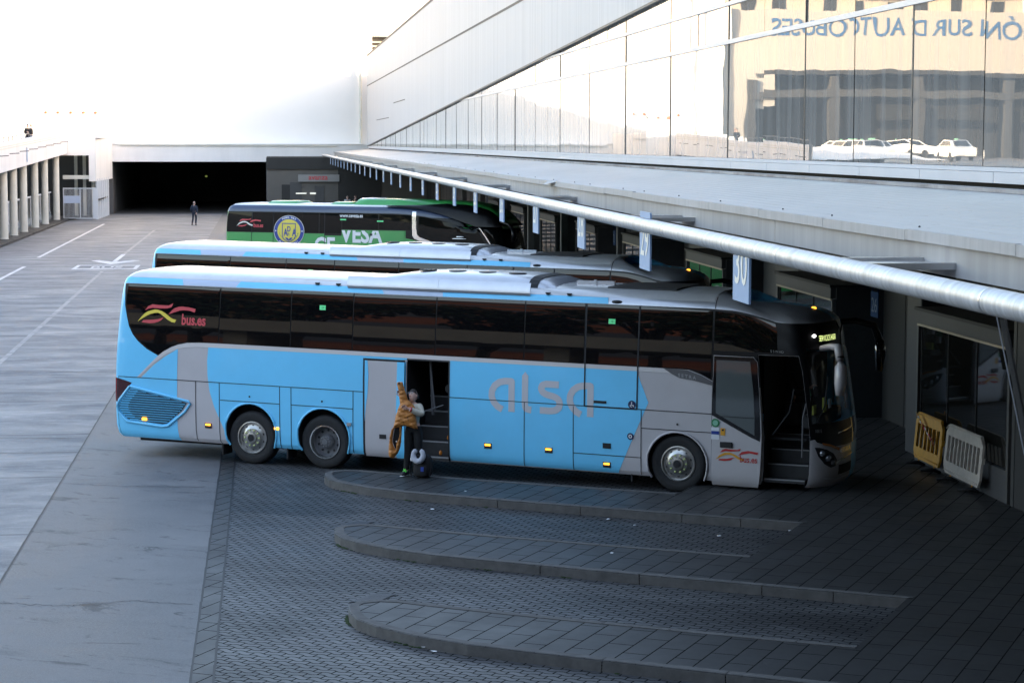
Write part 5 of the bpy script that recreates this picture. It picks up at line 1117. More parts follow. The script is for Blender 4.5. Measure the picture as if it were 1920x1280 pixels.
    loft('roof_fairing',FX,[t-(bz(x) if x<-2.9 else t-.28) for x,t in zip(FX,FT)],.42,2.13,lambda x:bz(x) if x<-2.9 else dict(zip(FX,FT))[x]-.28,'green_body')
    loft('fairing_cap',[-4.50,-4.40,-3.78,-3.72],[.2,.285,.29,.2],.5,2.05,lambda x:3.765,'lightblue_body')
    loft('roof_vent',[-8.6,-8.5,-7.3,-7.2],[0,.10,.10,0],.6,1.9,lambda x:3.80,'green_body'); loft('roof_vent',[-5.7,-5.55,-4.75,-4.7],[0,.10,.10,0],.5,2.0,lambda x:3.79,'green_body')
    mb=MB(); mb.tube([(1.35,.45,3.18),(1.9,.25,3.2),(2.3,.05,3.12),(2.52,-.03,2.9)],[.045,.05,.06,.08],10); mb.tube([(2.52,-.03,2.95),(2.58,-.03,2.7),(2.52,0,2.45)],[.08,.11,.07],12,squash=1.3); mb.build('mirror','black_satin',root,smooth=True,shift=sh)
    for cx in (0,-6.2):
        wheel(root,cx,True,'disc',sh); wheel(root,cx,False,'disc',sh)
    return root
GBUS=make_green(); GBUS.location=Vector(GBUS.location)
tag(GBUS,'green and navy coach with a round yellow crest parked behind the blue coaches','coach')
# ---------------- people
def skinmesh(V,E,rad,name,m,parent,sub=2,root=0):
    me=bpy.data.meshes.new(name); me.from_pydata(V,E,[]); ob=bpy.data.objects.new('tmp',me); COL.objects.link(ob)
    sm=ob.modifiers.new('s','SKIN'); sm.use_smooth_shade=True; sm.branch_smoothing=.3
    for i,r_ in enumerate(rad):
        d=me.skin_vertices[0].data[i]; d.radius=(r_,r_) if not isinstance(r_,tuple) else r_; d.use_root=(i==root)
    ss=ob.modifiers.new('u','SUBSURF'); ss.levels=sub; ss.render_levels=sub
    dg=bpy.context.evaluated_depsgraph_get(); dg.update(); nm=bpy.data.meshes.new_from_object(ob.evaluated_get(dg)); bpy.data.objects.remove(ob); bpy.data.meshes.remove(me)
    nm.name=name; nm.materials.clear(); nm.materials.append(MT[m]); nm.shade_smooth(); o=bpy.data.objects.new(name,nm); COL.objects.link(o); o.parent=parent; return o
def lerp(a,b,t): return tuple(a[i]+(b[i]-a[i])*t for i in range(3))
def person(loc,rz,J,label,cloth,head=(0,0,1),face=0.,group=None,hair='hair',hat=None,scale=1.,tilt=(0,0),sub=2,skirt=False,hands=True,long_hair=False,extra=None):
    """J: pelvis, chest, neck, head, L/R shoulder, elbow, wrist, hip, knee, ankle, toe in metres, facing -y"""
    root=empty('person',loc,rz); root.scale=(scale,)*3; tag(root,label,'person',group)
    V=[J['pelvis'],J['waist'],J['chest'],J['neck']]; E=[(0,1),(1,2),(2,3)]; Rr=[(.135,.10),(.125,.095),(.15,.105),(.055,.055)]
    hd=Vector(J['head'])
    V.append(tuple(hd)); E.append((3,4)); Rr.append((.07,.08))
    idx={}
    for s in 'LR':
        sh,el,wr=J['sh'+s],J['el'+s],J['wr'+s]; i=len(V); V+= [sh,lerp(sh,el,.5),el,lerp(el,wr,.5),wr]; E+=[(2,i),(i,i+1),(i+1,i+2),(i+2,i+3),(i+3,i+4)]; Rr+=[.062,.05,.042,.038,.028]
        # hand
        d=(Vector(wr)-Vector(lerp(el,wr,.5))).normalized(); pal=Vector(wr)+d*.06; V.append(tuple(pal)); E.append((i+4,i+5)); Rr.append((.034,.02))
        if hands:
            side=d.cross(Vector((0,-1,0))); side=side.normalized() if side.length>.1 else Vector((1,0,0)); nrm=side.cross(d)
            for q,(o_,ln) in enumerate(((-.027,.062),(-.009,.072),(.009,.068),(.027,.052))):
                b0=pal+side*o_+d*.018; b1=b0+d*ln*.55+nrm*.008; b2=b1+d*ln*.40+nrm*.022; k=len(V); V+=[tuple(b0),tuple(b1),tuple(b2)]; E+=[(i+5,k),(k,k+1),(k+1,k+2)]; Rr+=[.0095,.0085,.007]
            b0=pal-side*.03-d*.03; b1=b0-side*.022+d*.03; b2=b1+d*.028+nrm*.01; k=len(V); V+=[tuple(b0),tuple(b1),tuple(b2)]; E+=[(i+4,k),(k,k+1),(k+1,k+2)]; Rr+=[.011,.0095,.008]
    for s in 'LR':
        hp,kn,an,to=J['hp'+s],J['kn'+s],J['an'+s],J['to'+s]; i=len(V); V+=[hp,lerp(hp,kn,.5),kn,lerp(kn,an,.4),an,to]; E+=[(0,i),(i,i+1),(i+1,i+2),(i+2,i+3),(i+3,i+4),(i+4,i+5)]; Rr+=[.088,.078,.056,.052,.036,.03]
    body=skinmesh(V,E,Rr,'body','skin',root,sub)
    # head mask shape: joined into the body mesh
    mb=MB(); hq=Matrix.Rotation(face,4,'Z')@Matrix.Rotation(tilt[0],4,'X')@Matrix.Rotation(tilt[1],4,'Y')
    def hp_(x,y,z): v=hq@Vector((x,y,z)); return (hd.x+v.x,hd.y+v.y,hd.z+v.z)
    n,rg=20,14
    for k in range(rg+1):
        ph=-math.pi/2+math.pi*k/rg
        for j in range(n):
            t=2*math.pi*j/n; x=math.cos(ph)*math.cos(t); y=math.cos(ph)*math.sin(t); z=math.sin(ph)
            rx,ry,rzz=.077,.095,.118
            if z<0: rx*=1-.28*z*z; ry*=1-.12*z*z
            if y<0 and -.35<z<.15 and abs(x)<.25: ry*=1.0+.22*(1-abs(x)/.25)*max(0,1-abs(z+.12)/.26)   # nose
            if y<0 and .0<z<.25 and .2<abs(x)<.6: ry*=.95
            if y<0 and -.5<z<-.36 and abs(x)<.4: ry*=1.04
            if y<0 and -.95<z<-.7: ry*=1.1
            mb.v.append(hp_(x*rx,y*ry,z*rzz))
    for k in range(rg):
        for j in range(n): mb.f.append((k*n+j,k*n+(j+1)%n,(k+1)*n+(j+1)%n,(k+1)*n+j))
    for s in (-1,1): mb.blob(hp_(s*.078,.01,-.01),(.012,.02,.032),8,6)
    bm=bmesh.new(); bm.from_mesh(body.data); tmp=bpy.data.meshes.new('t'); tmp.from_pydata(mb.v,[],mb.f); bm.from_mesh(tmp); bpy.data.meshes.remove(tmp); bmesh.ops.remove_doubles(bm,verts=bm.verts,dist=1e-5); bm.to_mesh(body.data); bm.free(); body.data.shade_smooth()
    for nm,pts,r_,mm in (('eye',[(-.031,-.083,.012),(.031,-.083,.012)],(.012,.006,.007),'black_cloth'),('mouth',[(0,-.090,-.052)],(.022,.006,.006),'plate_red'),('eyebrow',[(-.031,-.088,.034),(.031,-.088,.034)],(.017,.005,.004),hair)):
        mb=MB()
        for p_ in pts: mb.blob(hp_(*p_),r_,8,6)
        mb.build(nm,mm,body,smooth=True)
    # hair
    mb=MB(); i0=0
    for k in range(9):
        ph=math.pi/2*k/8*1.0
        for j in range(18):
            t=2*math.pi*j/18; x=math.cos(ph)*math.cos(t); y=math.cos(ph)*math.sin(t); z=math.sin(ph)
            lo=-.55*(1-k/8)*(.5+.5*math.sin(t)) + (.28*(1-k/8) if math.sin(t)<-.3 else 0)
            mb.v.append(hp_(x*.084,y*.10+.006,(z+lo)*.122+.004))
    for k in range(8):
        for j in range(18): mb.f.append((k*18+j,k*18+(j+1)%18,(k+1)*18+(j+1)%18,(k+1)*18+j))
    mb.build('hair',hair,root,smooth=True)
    if long_hair: MB().blob(hp_(0,.06,-.10),(.085,.05,.17),12,8).build('hair',hair,root,smooth=True)
    if hat: m2=MB(); m2.blob(hp_(0,0,.055),(.095,.11,.075),14,8); m2.blob(hp_(0,-.11,.04),(.07,.06,.012),12,6); m2.build('cap',hat,root,smooth=True)
    c=cloth
    if c.get('top'):
        V=[J['pelvis'],J['waist'],J['chest'],lerp(J['chest'],J['neck'],.75)]; E=[(0,1),(1,2),(2,3)]; g=c.get('bulk',.02); Rr=[(.15+g,.115+g),(.145+g,.115+g),(.165+g,.125+g),.075]
        for s in 'LR':
            if s in c.get('bare',''): continue
            sh,el,wr=J['sh'+s],J['el'+s],J['wr'+s]; i=len(V); V+=[sh,lerp(sh,el,.5),el,lerp(el,wr,.5),lerp(el,wr,.93)]; E+=[(2,i),(i,i+1),(i+1,i+2),(i+2,i+3),(i+3,i+4)]; Rr+=[.075+g,.063+g,.055+g,.05+g,.042+g*.6]
        skinmesh(V,E,Rr,c.get('topname','jacket'),c['top'],root,sub)
    V=[lerp(J['pelvis'],J['waist'],.8),J['pelvis']]; E=[(0,1)]; Rr=[(.14,.11),(.15,.115)]
    for s in 'LR':
        hp,kn,an=J['hp'+s],J['kn'+s],J['an'+s]; i=len(V); V+=[hp,lerp(hp,kn,.5),kn,lerp(kn,an,.5),lerp(kn,an,.97)]; E+=[(1,i),(i,i+1),(i+1,i+2),(i+2,i+3),(i+3,i+4)]; Rr+=[.10,.093,.075,.07,.062]
    skinmesh(V,E,Rr,'trousers',c['legs'],root,sub)
    for s in 'LR':
        an,to=Vector(J['an'+s]),Vector(J['to'+s]); d=(to-an); d.z=0; d.normalize(); base=min(an.z,to.z)-.035; mb=MB()
        heel=an-d*.06; tip=an+d*.19; gz=an.z-.085
        mb.tube([(heel.x,heel.y,gz+.045),(an.x,an.y,gz+.055),((an.x+tip.x)/2,(an.y+tip.y)/2,gz+.045),(tip.x,tip.y,gz+.032)],[.04,.052,.048,.03],12); o=mb.build('shoe',c.get('shoe','shoe'),root,smooth=True)
        mb=MB(); mb.tube([(heel.x,heel.y,gz+.012),(an.x,an.y,gz+.012),(tip.x,tip.y,gz+.012)],[.042,.05,.036],10,squash=.25); mb.build('sole','white' if c.get('sneak') else 'seam',o,smooth=True)
        if c.get('lace'): mb=MB(); q=an+d*.05; mb.tube([(q.x-.03,q.y,gz+.10),(q.x+.03,q.y-.01,gz+.098),(q.x-.03,q.y-.03,gz+.09),(q.x+.035,q.y-.04,gz+.085)],.011,6); mb.tube([(an.x-.05,an.y,gz+.12),(an.x,an.y-.05,gz+.125),(an.x+.05,an.y,gz+.12)],.012,6); mb.build('lace',c['lace'],o)
    if extra: extra(root,hp_)
    return root
def pose(**k):
    J=dict(pelvis=(0,0,.95),waist=(0,0,1.10),chest=(0,0,1.30),neck=(0,.01,1.48),head=(0,-.01,1.62),
        shL=(.18,0,1.40),elL=(.25,.02,1.12),wrL=(.24,-.05,.87),shR=(-.18,0,1.40),elR=(-.25,.02,1.12),wrR=(-.24,-.05,.87),
        hpL=(.09,0,.90),knL=(.10,-.01,.49),anL=(.10,.02,.085),toL=(.11,-.14,.04),hpR=(-.09,0,.90),knR=(-.10,-.01,.49),anR=(-.10,.02,.085),toR=(-.11,-.14,.04))
    J.update(k); return J
# far man walking away down the lane
person((-72.3,105.1,0),R(188),pose(knR=(-.09,-.12,.50),anR=(-.09,-.05,.085),toR=(-.09,-.2,.04),anL=(.09,.20,.10),toL=(.09,.06,.04),knL=(.09,.02,.49),wrL=(.2,-.16,.9),wrR=(-.24,.16,.9)),'man in a dark jacket and trousers walking alone towards the tunnel',dict(top='navy_cloth',legs='navy_cloth',bulk=.03),hair='hair_grey',sub=1,scale=1.03)
# couple on the ramp
def onramp(px,u): return LW(px,u,zt(u)-.9)
person(onramp(-24.2,118.6),R(60),pose(wrL=(.1,-.25,1.15),wrR=(-.1,-.25,1.1)),'person with long dark hair in black leaning towards another on the ramp',dict(top='black_cloth',legs='black_cloth',bulk=.03),sub=1,long_hair=True,group='pair on the ramp')
person(onramp(-23.9,118.1),R(-60),pose(wrL=(.1,-.2,1.2),elR=(-.3,-.05,1.15)),'person in a dark jacket with a lighter face turned towards the camera on the ramp',dict(top='black_cloth',legs='grey_cloth',bulk=.03),sub=1,hair='bark',group='pair on the ramp')
# two men behind the green coach
person(LW(-.60,141,.0),R(40),pose(),'man in a pale shirt standing behind the green coach',dict(top='shirt_white',legs='black_cloth',topname='shirt'),sub=1,hair='hair_grey',scale=1.35*.8)
person(LW(.1,141.5,.0),R(-20),pose(),'man in dark clothes standing beside the man in a pale shirt',dict(top='black_cloth',legs='black_cloth'),sub=1,scale=1.1)
# driver
person((1.62,1.78,.62),R(90),pose(pelvis=(0,.0,1.0),waist=(0,0,1.12),hpL=(.1,0,.98),hpR=(-.1,0,.98),knL=(.12,-.42,1.0),knR=(-.12,-.42,1.0),anL=(.12,-.5,.62),anR=(-.12,-.5,.62),toL=(.12,-.64,.58),toR=(-.12,-.64,.58),elL=(.28,-.15,1.12),wrL=(.18,-.40,1.2),elR=(-.28,-.15,1.12),wrR=(-.18,-.40,1.2)),'driver in dark uniform and pale cap at the wheel of the near coach',dict(top='black_cloth',legs='black_cloth'),hat='sign_blue',sub=1)
# the traveller pulling on an orange jacket
def trav(root,hp_):
    mb=MB()
    for s in (-1,1): mb.tube([hp_(s*.034+.024*math.cos(t),-.098,.010+.02*math.sin(t)) for t in [2*math.pi*i/12 for i in range(13)]],.0035,5)
    mb.tube([hp_(-.012,-.1,.012),hp_(.012,-.1,.012)],.003,5); mb.build('glasses','chrome',root)
    MB().blob(hp_(.01,.10,.02),(.05,.045,.05),10,8).build('hair_bun','hair',root,smooth=True)
TJ=pose(pelvis=(.17,0,.93),waist=(.16,0,1.07),chest=(.13,.01,1.26),neck=(.14,.0,1.43),head=(.17,-.02,1.555),
    shR=(-.01,.02,1.37),elR=(-.03,-.09,1.44),wrR=(-.055,-.12,1.54),shL=(.29,.0,1.35),elL=(.37,-.10,1.20),wrL=(.14,-.26,1.335),
    hpR=(.08,0,.88),knR=(.06,-.02,.48),anR=(.02,.0,.085),toR=(-.02,-.16,.04),hpL=(.26,0,.88),knL=(.27,-.02,.48),anL=(.27,.05,.085),toL=(.3,-.1,.04))
TL=(-4.96,-.95,.148)
TR=person(TL,R(8),TJ,'traveller in a cream fleece pulling on an orange puffer jacket beside the open coach door',dict(top='cream',topname='fleece',legs='black_cloth',bulk=.012,lace='neon',sneak=True,bare='R'),face=R(-25),tilt=(R(-28),R(-12)),extra=trav,scale=.96)
# knitted cuff + jacket parts
mb=MB(); mb.tube([(.20,-.235,1.31),(.175,-.25,1.318)],.050,12); mb.build('cuff_stripe','plate_red',TR,smooth=True)
def puffy(name,path,rads,m,par,n=20,quilt=9,squash=1.,open_end=False):
    P=[];Rr=[]
    N=quilt*6; L=len(path)-1
    for i in range(N+1):
        t=i/N*L; k=min(int(t),L-1); f_=t-k; P.append(lerp(path[k],path[k+1],f_)); r0=rads[k]+(rads[k+1]-rads[k])*f_; ph=i/6*math.pi; Rr.append(r0*(.93+.08*abs(math.sin(ph)))*(1+.03*math.sin(i*1.9)))
    mb=MB(); mb.tube(P,Rr,n,cap=not open_end,squash=squash,up=(0,1,0))
    for q in range(len(mb.v)): a=mb.v[q]; w=.007*math.sin(a[0]*61+a[2]*47)+.005*math.sin(a[0]*103-a[2]*29+a[1]*80); mb.v[q]=(a[0]+w,a[1]+w*.6,a[2]+w*.5)
    random.seed(9)
    return mb.build(name,m,par,smooth=True)
# lofted jacket body: rings (centre x,y,z, half width, half depth)
def rings(name,RG,m,par,quilt=.011,n=26,per=5):
    mb=MB(); K=(len(RG)-1)*per
    for i in range(K+1):
        t=i/per; k=min(int(t),len(RG)-2); f_=t-k; a=[RG[k][j]+(RG[k+1][j]-RG[k][j])*f_ for j in range(5)]; q=quilt*abs(math.sin(i/per*math.pi*1.0))
        for j in range(n):
            an=2*math.pi*j/n; w=.006*math.sin(an*5+i*.9)+.005*math.sin(an*9+i*1.7); mb.v.append((a[0]+(a[3]+q+w)*math.cos(an),a[1]+(a[4]+q+w)*math.sin(an),a[2]))
    for i in range(K):
        for j in range(n): mb.f.append((i*n+j,i*n+(j+1)%n,(i+1)*n+(j+1)%n,(i+1)*n+j))
    mb.f.append(tuple(range(n-1,-1,-1))); mb.f.append(tuple(K*n+j for j in range(n)))
    return mb.build(name,m,par,smooth=60)
def trp(P): return [(((700+x/5.333)-763)/92.5/.96+.01,(1.482-((680+y/5.333)-742)/98)/.96) for x,y in P]
def edge_d(p,poly):
    m=9.
    for i in range(len(poly)):
        a=poly[i-1];b=poly[i];dx,dz=b[0]-a[0],b[1]-a[1];t=max(0,min(1,((p[0]-a[0])*dx+(p[1]-a[1])*dz)/(dx*dx+dz*dz+1e-12))); m=min(m,math.hypot(p[0]-a[0]-dx*t,p[1]-a[1]-dz*t))
    return m
def inflate(name,poly,y0,th,m,par,band,ang,amp=.016,holes=()):
    x0=min(p[0] for p in poly)-.01;x1=max(p[0] for p in poly)+.01;z0=min(p[1] for p in poly)-.01;z1=max(p[1] for p in poly)+.01
    def fn(s_):
        def f(x,z):
            d=min([edge_d((x,z),poly)]+[edge_d((x,z),h) for h in holes]); t=th*(1-(1-min(1,d/th/1.1))**2)**.5
            q=(x*math.sin(ang)+z*math.cos(ang))/band+.15*math.sin(x*23); t+=min(1,d/.03)*(amp*abs(math.sin(q*math.pi))-amp*.5+.005*math.sin(x*67+z*31)+.004*math.sin(z*90-x*40)); return (x,y0-s_*t,z)
        return f
    a=sheet(name,[poly],fn(1),m,par,holes,rng(x0,x1,.022),rng(z0,z1,.014)); b=sheet(name,[poly],fn(-1),m,par,holes,rng(x0,x1,.04),rng(z0,z1,.03),flip=True)
    bm=bmesh.new(); bm.from_mesh(a.data); bm.from_mesh(b.data); bm.to_mesh(a.data); bm.free(); bpy.data.objects.remove(b); a.data.shade_smooth(); return a
main=trp([(300,410),(335,375),(375,360),(400,378),(430,410),(452,445),(452,500),(458,560),(472,640),(440,636),(400,622),(350,612),(322,620),(318,700),(314,770),(300,840),(282,880),(258,910),(242,932),(205,925),(194,900),(196,820),(204,720),(222,650),(240,630),(250,590),(262,520),(285,450)])
lens=trp([(250,640),(300,628),(303,690),(290,740),(268,790),(262,850),(245,820),(230,775),(236,700)])
JK=inflate('puffer_jacket',main,-.14,.095,'orange_puff',TR,.105,0,holes=[lens])
inflate('jacket_sleeve',trp([(272,205),(280,192),(325,190),(332,215),(348,270),(378,370),(400,400),(360,425),(300,420),(298,370),(290,300)]),-.12,.075,'orange_puff',JK,.085,-.25)
ll=lens; mb=MB(); mb.v=[(x,-.12,z) for x,z in ll]; mb.f=[tuple(range(len(ll)))]; mb.build('jacket_lining','black_cloth',JK,recalc=False)
c_=trp([(300,205)])[0]; MB().blob((c_[0],-.155,c_[1]),(.035,.045,.022),12,8).build('sleeve_opening','black_cloth',JK,smooth=True)
c_=trp([(268,768)])[0]; MB().blob((c_[0],-.14,c_[1]),(.016,.01,.016),8,6).build('jacket_tag','white',JK)
q_=trp([(388,515),(400,560)]); MB().tube([(q_[0][0],-.245,q_[0][1]),(q_[1][0],-.245,q_[1][1])],.006,6).build('pocket_zip','black_cloth',JK)
# backpack and neck pillow on the island
bp=empty('backpack',(-4.58,-1.0,.148)); tag(bp,'black backpack standing on the island at the feet of the traveller','backpack')
mb=MB(); mb.blob((0,0,.21),(.185,.12,.215),20,14,.62); mb.build('bag','black_cloth',bp,smooth=True)
mb=MB(); mb.blob((.01,-.10,.14),(.14,.06,.12),16,10,.6); mb.build('front_pocket','black_cloth',bp,smooth=True); mb=MB(); mb.box((.03,-.168,.13),(.09,-.158,.21)); mb.build('label_patch','badge_blue',bp)
mb=MB(); mb.tube([(-.15,-.08,.33),(-.21,-.12,.2),(-.2,-.1,.05),(-.12,-.08,.02)],.014,6); mb.tube([(.15,-.05,.36),(.21,-.08,.2),(.17,-.08,.04)],.014,6); mb.build('strap','black_cloth',bp); MB().box((-.19,-.14,.31),(-.15,-.12,.36)).build('buckle','white',bp)
np_=empty('neck_pillow',(-4.60,-1.14,.148+.29)); tag(np_,'grey U shaped neck pillow resting on the black backpack','neck pillow')
mb=MB(); pts=[(.098*math.cos(t)*1.0,-.02+.02*math.sin(t),.105*math.sin(t)+.13) for t in [R(115+ (310)*i/16) for i in range(17)]]; mb.tube(pts,[.034]+[.046]*3+[.052]*9+[.046]*3+[.034],16,up=(0,1,0)); mb.build('cushion','pillow_grey',np_,smooth=True)
mb=MB(); mb.tube([(-.04,-.03,.26),(0,-.05,.21),(.03,-.03,.26)],.006,5); mb.build('cord','seam',np_)
# ---------------- barriers leaning on the kiosk
def barrier(v,u,rz,lab,m,w,h,lean,bars,feet='rubber'):
    e=empty('pedestrian_barrier',LW(v,u,.14),LROT+R(90)+rz); e.rotation_euler=(R(lean),0,LROT+R(90)+rz); tag(e,lab,'barrier','plastic barriers leaning on the kiosk')
    c=.13; fr=[(-w/2+c,.14),(w/2-c*.6,.14),(w/2,.14+c),(w/2,h-c*1.3),(w/2-c,h),(-w/2+c,h),(-w/2,h-c*1.3),(-w/2,.14+c)]
    hl=[]; n=bars
    x0=-w/2+.10; pitch=(w-.20)/n
    for i in range(n): a=x0+i*pitch+.028; b=x0+(i+1)*pitch-.028; hl.append([(a,.36),(b,.36),(b,h-.21),(a,h-.21)])
    def two(yo,fl): return sheet('frame',[fr],lambda x,z:(x,yo,z),m,e,hl,None,None,smooth=False,flip=fl)
    a=two(-.022,False); b=two(.022,True)
    mb=MB()
    for poly in [fr]+hl:
        for i in range(len(poly)): p,q=poly[i],poly[(i+1)%len(poly)]; mb.quad((p[0],-.022,p[1]),(q[0],-.022,q[1]),(q[0],.022,q[1]),(p[0],.022,p[1]))
    # join into one frame mesh
    bm=bmesh.new(); bm.from_mesh(a.data); bm.from_mesh(b.data); t=bpy.data.meshes.new('t'); t.from_pydata(mb.v,[],mb.f); bm.from_mesh(t); bpy.data.meshes.remove(t); bmesh.ops.remove_doubles(bm,verts=bm.verts,dist=1e-4); bm.to_mesh(a.data); bm.free(); bpy.data.objects.remove(b)
    mb=MB(); mb.tube([(-w/2+.02,-.026,h-.10),(-w/2+.12,-.03,h-.03),(w/2-.12,-.03,h-.03),(w/2-.02,-.026,h-.12)],.014,6); mb.tube([(-w/2+.1,-.03,.2),(w/2-.1,-.03,.2)],.014,6); mb.build('rib',m,e,smooth=True)
    for sx in (-.3,.3):
        mb=MB(); mb.tube([(sx*w,-.0,.32),(sx*w,-.0,.1)],.017,8); mb.build('peg','gold_deep' if 'white' in lab else m,e)
        mb=MB(); mb.tube([(sx*w-.05,-.24,.03),(sx*w,0,.07),(sx*w+.05,.12,.03)],[.035,.055,.035],8,squash=.7); mb.build('foot','rubber',e,smooth=True)
    mb=MB(); mb.box((w/2,-.03,h*.55),(w/2+.05,.03,h*.55+.1)); mb.build('lug',m,e)
    return e
YB=barrier(5.03,1.30,R(180),'yellow plastic barrier with red and white tape leaning on the kiosk','barrier_yellow',1.6,1.02,-5,6)
WB=barrier(5.01,-.80,R(180),'white plastic barrier leaning on the kiosk next to the yellow one','barrier_white',2.0,1.04,-5,9)
random.seed(2)
pts=[(-.52+i*.042,-.05-.02*math.sin(i*1.3),1.02-.45*(i/26)**.8+.012*math.sin(i*2.1)) for i in range(27)]
e=empty('warning_tape',LW(5.06,1.30,.14),LROT+R(270)); tag(e,'crumpled red and white tape tied across the yellow barrier','tape')
for nm,mm,par in (('tape','white',0),('tape_stripe','tape_red',1)):
    mb=MB()
    for i in range(len(pts)-1):
        if i%2==par: a,b=pts[i],pts[i+1]; mb.quad((a[0],a[1],a[2]-.028),(b[0],b[1],b[2]-.028),(b[0],b[1]-.02,b[2]+.028),(a[0],a[1]-.02,a[2]+.028))
    for i in range(9):
        if i%2==par: x,z=.3+.05*i*.7,.66-.02*i; mb.quad((x,-.06,z),(x+.06,-.09,z+.03),(x+.05,-.06,z+.08),(x-.01,-.05,z+.04))
    mb.build(nm,mm,e,recalc=False)
# ---------------- what the mirrors see: left forecourt wing, cars, and the side behind the camera
WB_=lempty('lettered_building',-30,154.8,0,'pale building with blue letters seen mirrored in the glass front','building')
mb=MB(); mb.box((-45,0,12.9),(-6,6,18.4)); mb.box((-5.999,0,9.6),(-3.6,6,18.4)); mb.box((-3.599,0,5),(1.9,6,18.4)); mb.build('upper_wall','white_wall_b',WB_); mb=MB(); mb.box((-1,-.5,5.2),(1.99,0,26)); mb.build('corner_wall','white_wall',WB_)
mb=MB(); mb.box((-45,5,5),(-4,5.3,12.9)); mb.box((-45,0,12.5),(-4,5,12.89)); mb.build('porch_wall','darkgrey',WB_)
mb=MB(); mb.box((-45,-.5,10.4),(-3.4,-.1,11.1)); mb.build('porch_beam','pillar_grey',WB_)
mb=MB()
for i in range(6): mb.box((-44+i*8,-.4,5),(-43.2+i*8,.4,12.3))
mb.build('column','pillar_grey',WB_)
place_text('lettering','ESTACIÓN SUR DE AUTOBUSES',2.3,'letter_blue',WB_,lambda x,y:(-35.5+x,-.05,16.0+y),width=.93,bold=.02)
fc=flat('forecourt',lrect(-100,20,-32.4,158),5.0,'asphalt'); flat('forecourt_edge',lrect(-32.4,20,-24.6,92.5),5.0,'asphalt')
MB().box((0,0,0),(.25,72.5,4.99)).build('retaining_wall','white_paint').location=LW(-24.6,20,0)
o=[q for q in bpy.data.objects if q.name.startswith('retaining_wall')][0]; o.rotation_euler=(0,0,LROT); tag(o,'pale retaining wall holding up the forecourt on the left','wall')
AP=lempty('apartment_building',-75,200,5,'sunlit ochre apartment block mirrored in the top of the glass front','building')
mb=MB(); mb.box((0,0,0),(60,14,30)); mb.build('wall','ochre',AP)
mb=MB()
for i in range(14):
    for j in range(8): mb.box((2+i*4.2,-.06,2+j*3.4),(3.5+i*4.2,0,3.9+j*3.4))
mb.build('window','darkgrey',AP); mb=MB()
for j in range(8): mb.box((0,-1.2,1.2+j*3.4),(60,0,1.4+j*3.4))
mb.build('balcony','white_paint',AP)
def car(loc,rz,lab,first=[None]):
    if first[0]: e=copy_tree(first[0]); e.location=loc; e.rotation_euler=(0,0,rz); tag(e,lab,'car','white taxis on the forecourt'); return e
    e=empty('taxi',loc,rz); tag(e,lab,'car','white taxis on the forecourt'); first[0]=e
    pr=[(-2.2,.35),(-2.25,.6),(-2.2,.9),(-1.7,.98),(-1.55,1.0),(-.85,1.42),(.9,1.45),(1.7,1.05),(2.15,.98),(2.22,.7),(2.2,.35)]
    mb=MB(); 
    sec=[(0.0,.86),(.5,.9),(.9,.88),(1.0,.84),(1.45,.64)]
    def hw(z): 
        for a,b in zip(sec,sec[1:]):
            if z<=b[0]: return a[1]+(b[1]-a[1])*(z-a[0])/(b[0]-a[0])
        return .64
    n=len(pr); mb.v=[(x,-hw(z),z) for x,z in pr]+[(x,hw(z),z) for x,z in pr]; mb.f=[tuple(range(n)),tuple(range(2*n-1,n-1,-1))]+[((i+1)%n,i,n+i,n+(i+1)%n) for i in range(n)]
    mb.build('body','car_white',e,smooth=30)
    mb=MB()
    for s in (-1,1):
        P=[(-1.35,1.02),(-.8,1.36),(.8,1.39),(1.4,1.06)]; mb.quad(*[(x,s*(hw(z)+.012),z) for x,z in P])
    mb.quad((-1.58,-.66,1.04),(-.93,-.58,1.40),(-.93,.58,1.40),(-1.58,.66,1.04)); mb.quad((1.68,-.66,1.08),(.98,-.58,1.43),(.98,.58,1.43),(1.68,.66,1.08)); mb.build('window','car_glass',e,recalc=False)
    for x in (-1.35,1.35):
        for s in (-1,1): mb=MB(); mb.lathe([(.001,s*.9),(.2,s*.9),(.22,s*.91),(.32,s*.9),(.32,s*.7),(.001,s*.7)],(x,0,.32),'y',16); mb.build('wheel','rubber',e,smooth=40)
    for s in (-1,1): MB().blob((2.18,s*.66,.85),(.06,.16,.10),8,6).build('tail_lamp','tail_lamp',e,smooth=True)
    MB().box((-.05,-.12,1.46),(.05,.12,1.56)).build('roof_sign','paper_green',e)
    return e
for i,(v,u,a) in enumerate(((-35.5,124,80),(-36.5,131,80),(-37.5,137,80),(-33.5,118,95),(-42,140,15),(-46,146,10),(-39,112,88),(-33.8,150,90))): car(LW(v,u,5.0),LROT+R(a),'white taxi seen mirrored in the glass front')
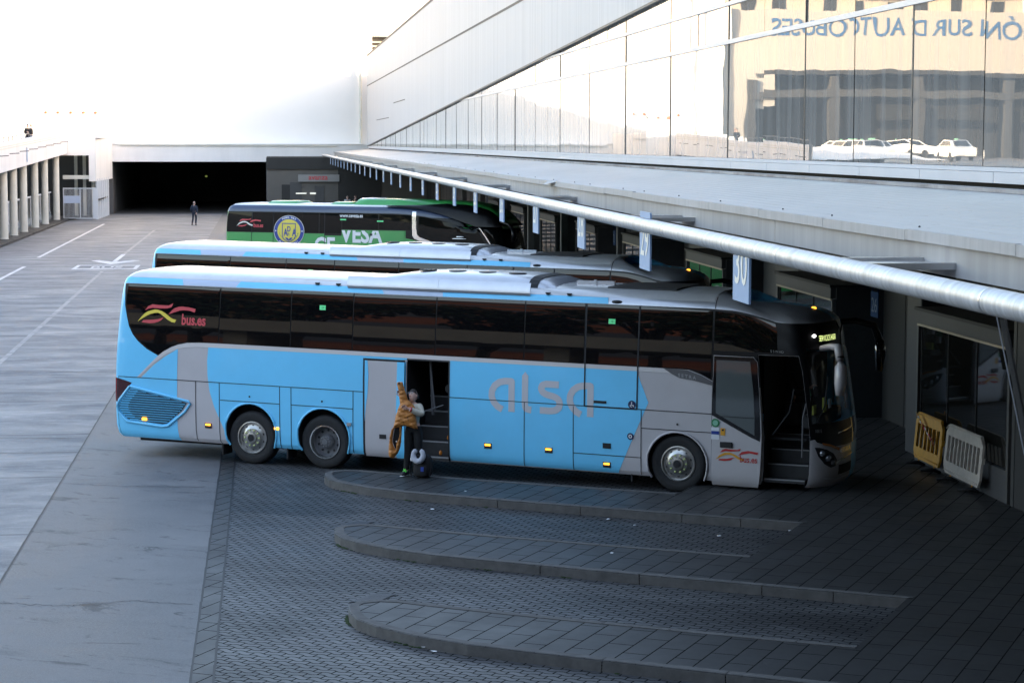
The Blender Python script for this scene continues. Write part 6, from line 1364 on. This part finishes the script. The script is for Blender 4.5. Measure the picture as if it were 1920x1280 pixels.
# behind the camera: bridge beam, trees, brick block (mirrored in the coach windows)
BR=empty('road_bridge',(0,-41,0),R(-8)); tag(BR,'concrete road bridge mirrored in the coach windows','bridge')
mb=MB(); mb.box((-75,-8,4.8),(45,0,5.2)); mb.build('deck','conc_beam',BR); mb=MB(); mb.box((-75,-.25,5.2),(45,0,5.85)); mb.build('parapet','conc_beam',BR)
mb=MB()
for i in range(9): mb.box((-70+i*13,-7,-.02),(-69+i*13,-1,4.8))
mb.build('pier','conc_beam',BR)
mb=MB(); mb.box((-90,-12.2,0),(60,-12,3.2)); mb.build('back_wall','darkgrey',BR)
BK=empty('brick_building',(-60,-100,0)); tag(BK,'brick apartment block mirrored in the coach windows','building')
mb=MB(); mb.box((-20,0,0),(75,12,24)); mb.build('wall','brick_red',BK); mb=MB()
for j in range(7): mb.box((-18,12,3+j*3.2),(73,12.05,4.3+j*3.2))
mb.build('window','grey_cloth',BK)
def tree(loc,h,s,lab,first={}):
    k='t'
    if k in first:
        e=copy_tree(first[k]); e.location=loc; e.rotation_euler=(0,0,random.random()*6); e.scale=(s,s,h/10); tag(e,lab,'tree','trees behind the road bridge'); return e
    e=empty('tree',loc); e.scale=(s,s,h/10); tag(e,lab,'tree','trees behind the road bridge'); first[k]=e
    mb=MB(); mb.tube([(0,0,0),(.1,0,2.5),(0,.1,5)],[.3,.22,.15],8); cs=[]
    for i in range(7): a=i*.9; b=(1.9*math.cos(a),1.9*math.sin(a),5.5+.5*i); mb.tube([(0,0,2.6+.3*i),lerp((0,0,3+.3*i),b,.6),b],[.12,.08,.03],6); cs.append(b)
    mb.build('trunk','bark',e,smooth=True)
    for nm,mm,cnt in (('crown','leaf_dark',1500),('crown_gold','leaf_gold',500)):
        mb=MB()
        for i in range(cnt):
            c=random.choice(cs); r_=random.random()**.5*1.7; t,ph=random.random()*6.28,math.acos(2*random.random()-1); p_=Vector((c[0]+r_*math.sin(ph)*math.cos(t),c[1]+r_*math.sin(ph)*math.sin(t),c[2]+r_*math.cos(ph)*.8)); a=Vector([random.gauss(0,1) for _ in range(3)]).normalized()*.16; b=a.cross(Vector([random.gauss(0,1) for _ in range(3)])).normalized()*.12
            mb.quad(p_-a-b,p_+a-b,p_+a+b,p_-a+b)
        mb.build(nm,mm,e,recalc=False)
    return e
random.seed(8)
OB=empty('reflection_blocker',(52,-62,0),R(20)); tag(OB,'added unseen dark block hiding bright sky from the coach front reflections','building'); MB().box((-18,-10,0),(40,10,24)).build('wall','darkgrey',OB)  # added dark mass out of view, keeps bright sky out of the coach front
for i in range(28): tree((-150+i*7.6+random.uniform(-2,2),-54-random.random()*12,0),random.uniform(12,18),random.uniform(1.3,2.0),'tree behind the road bridge mirrored in the coach windows')
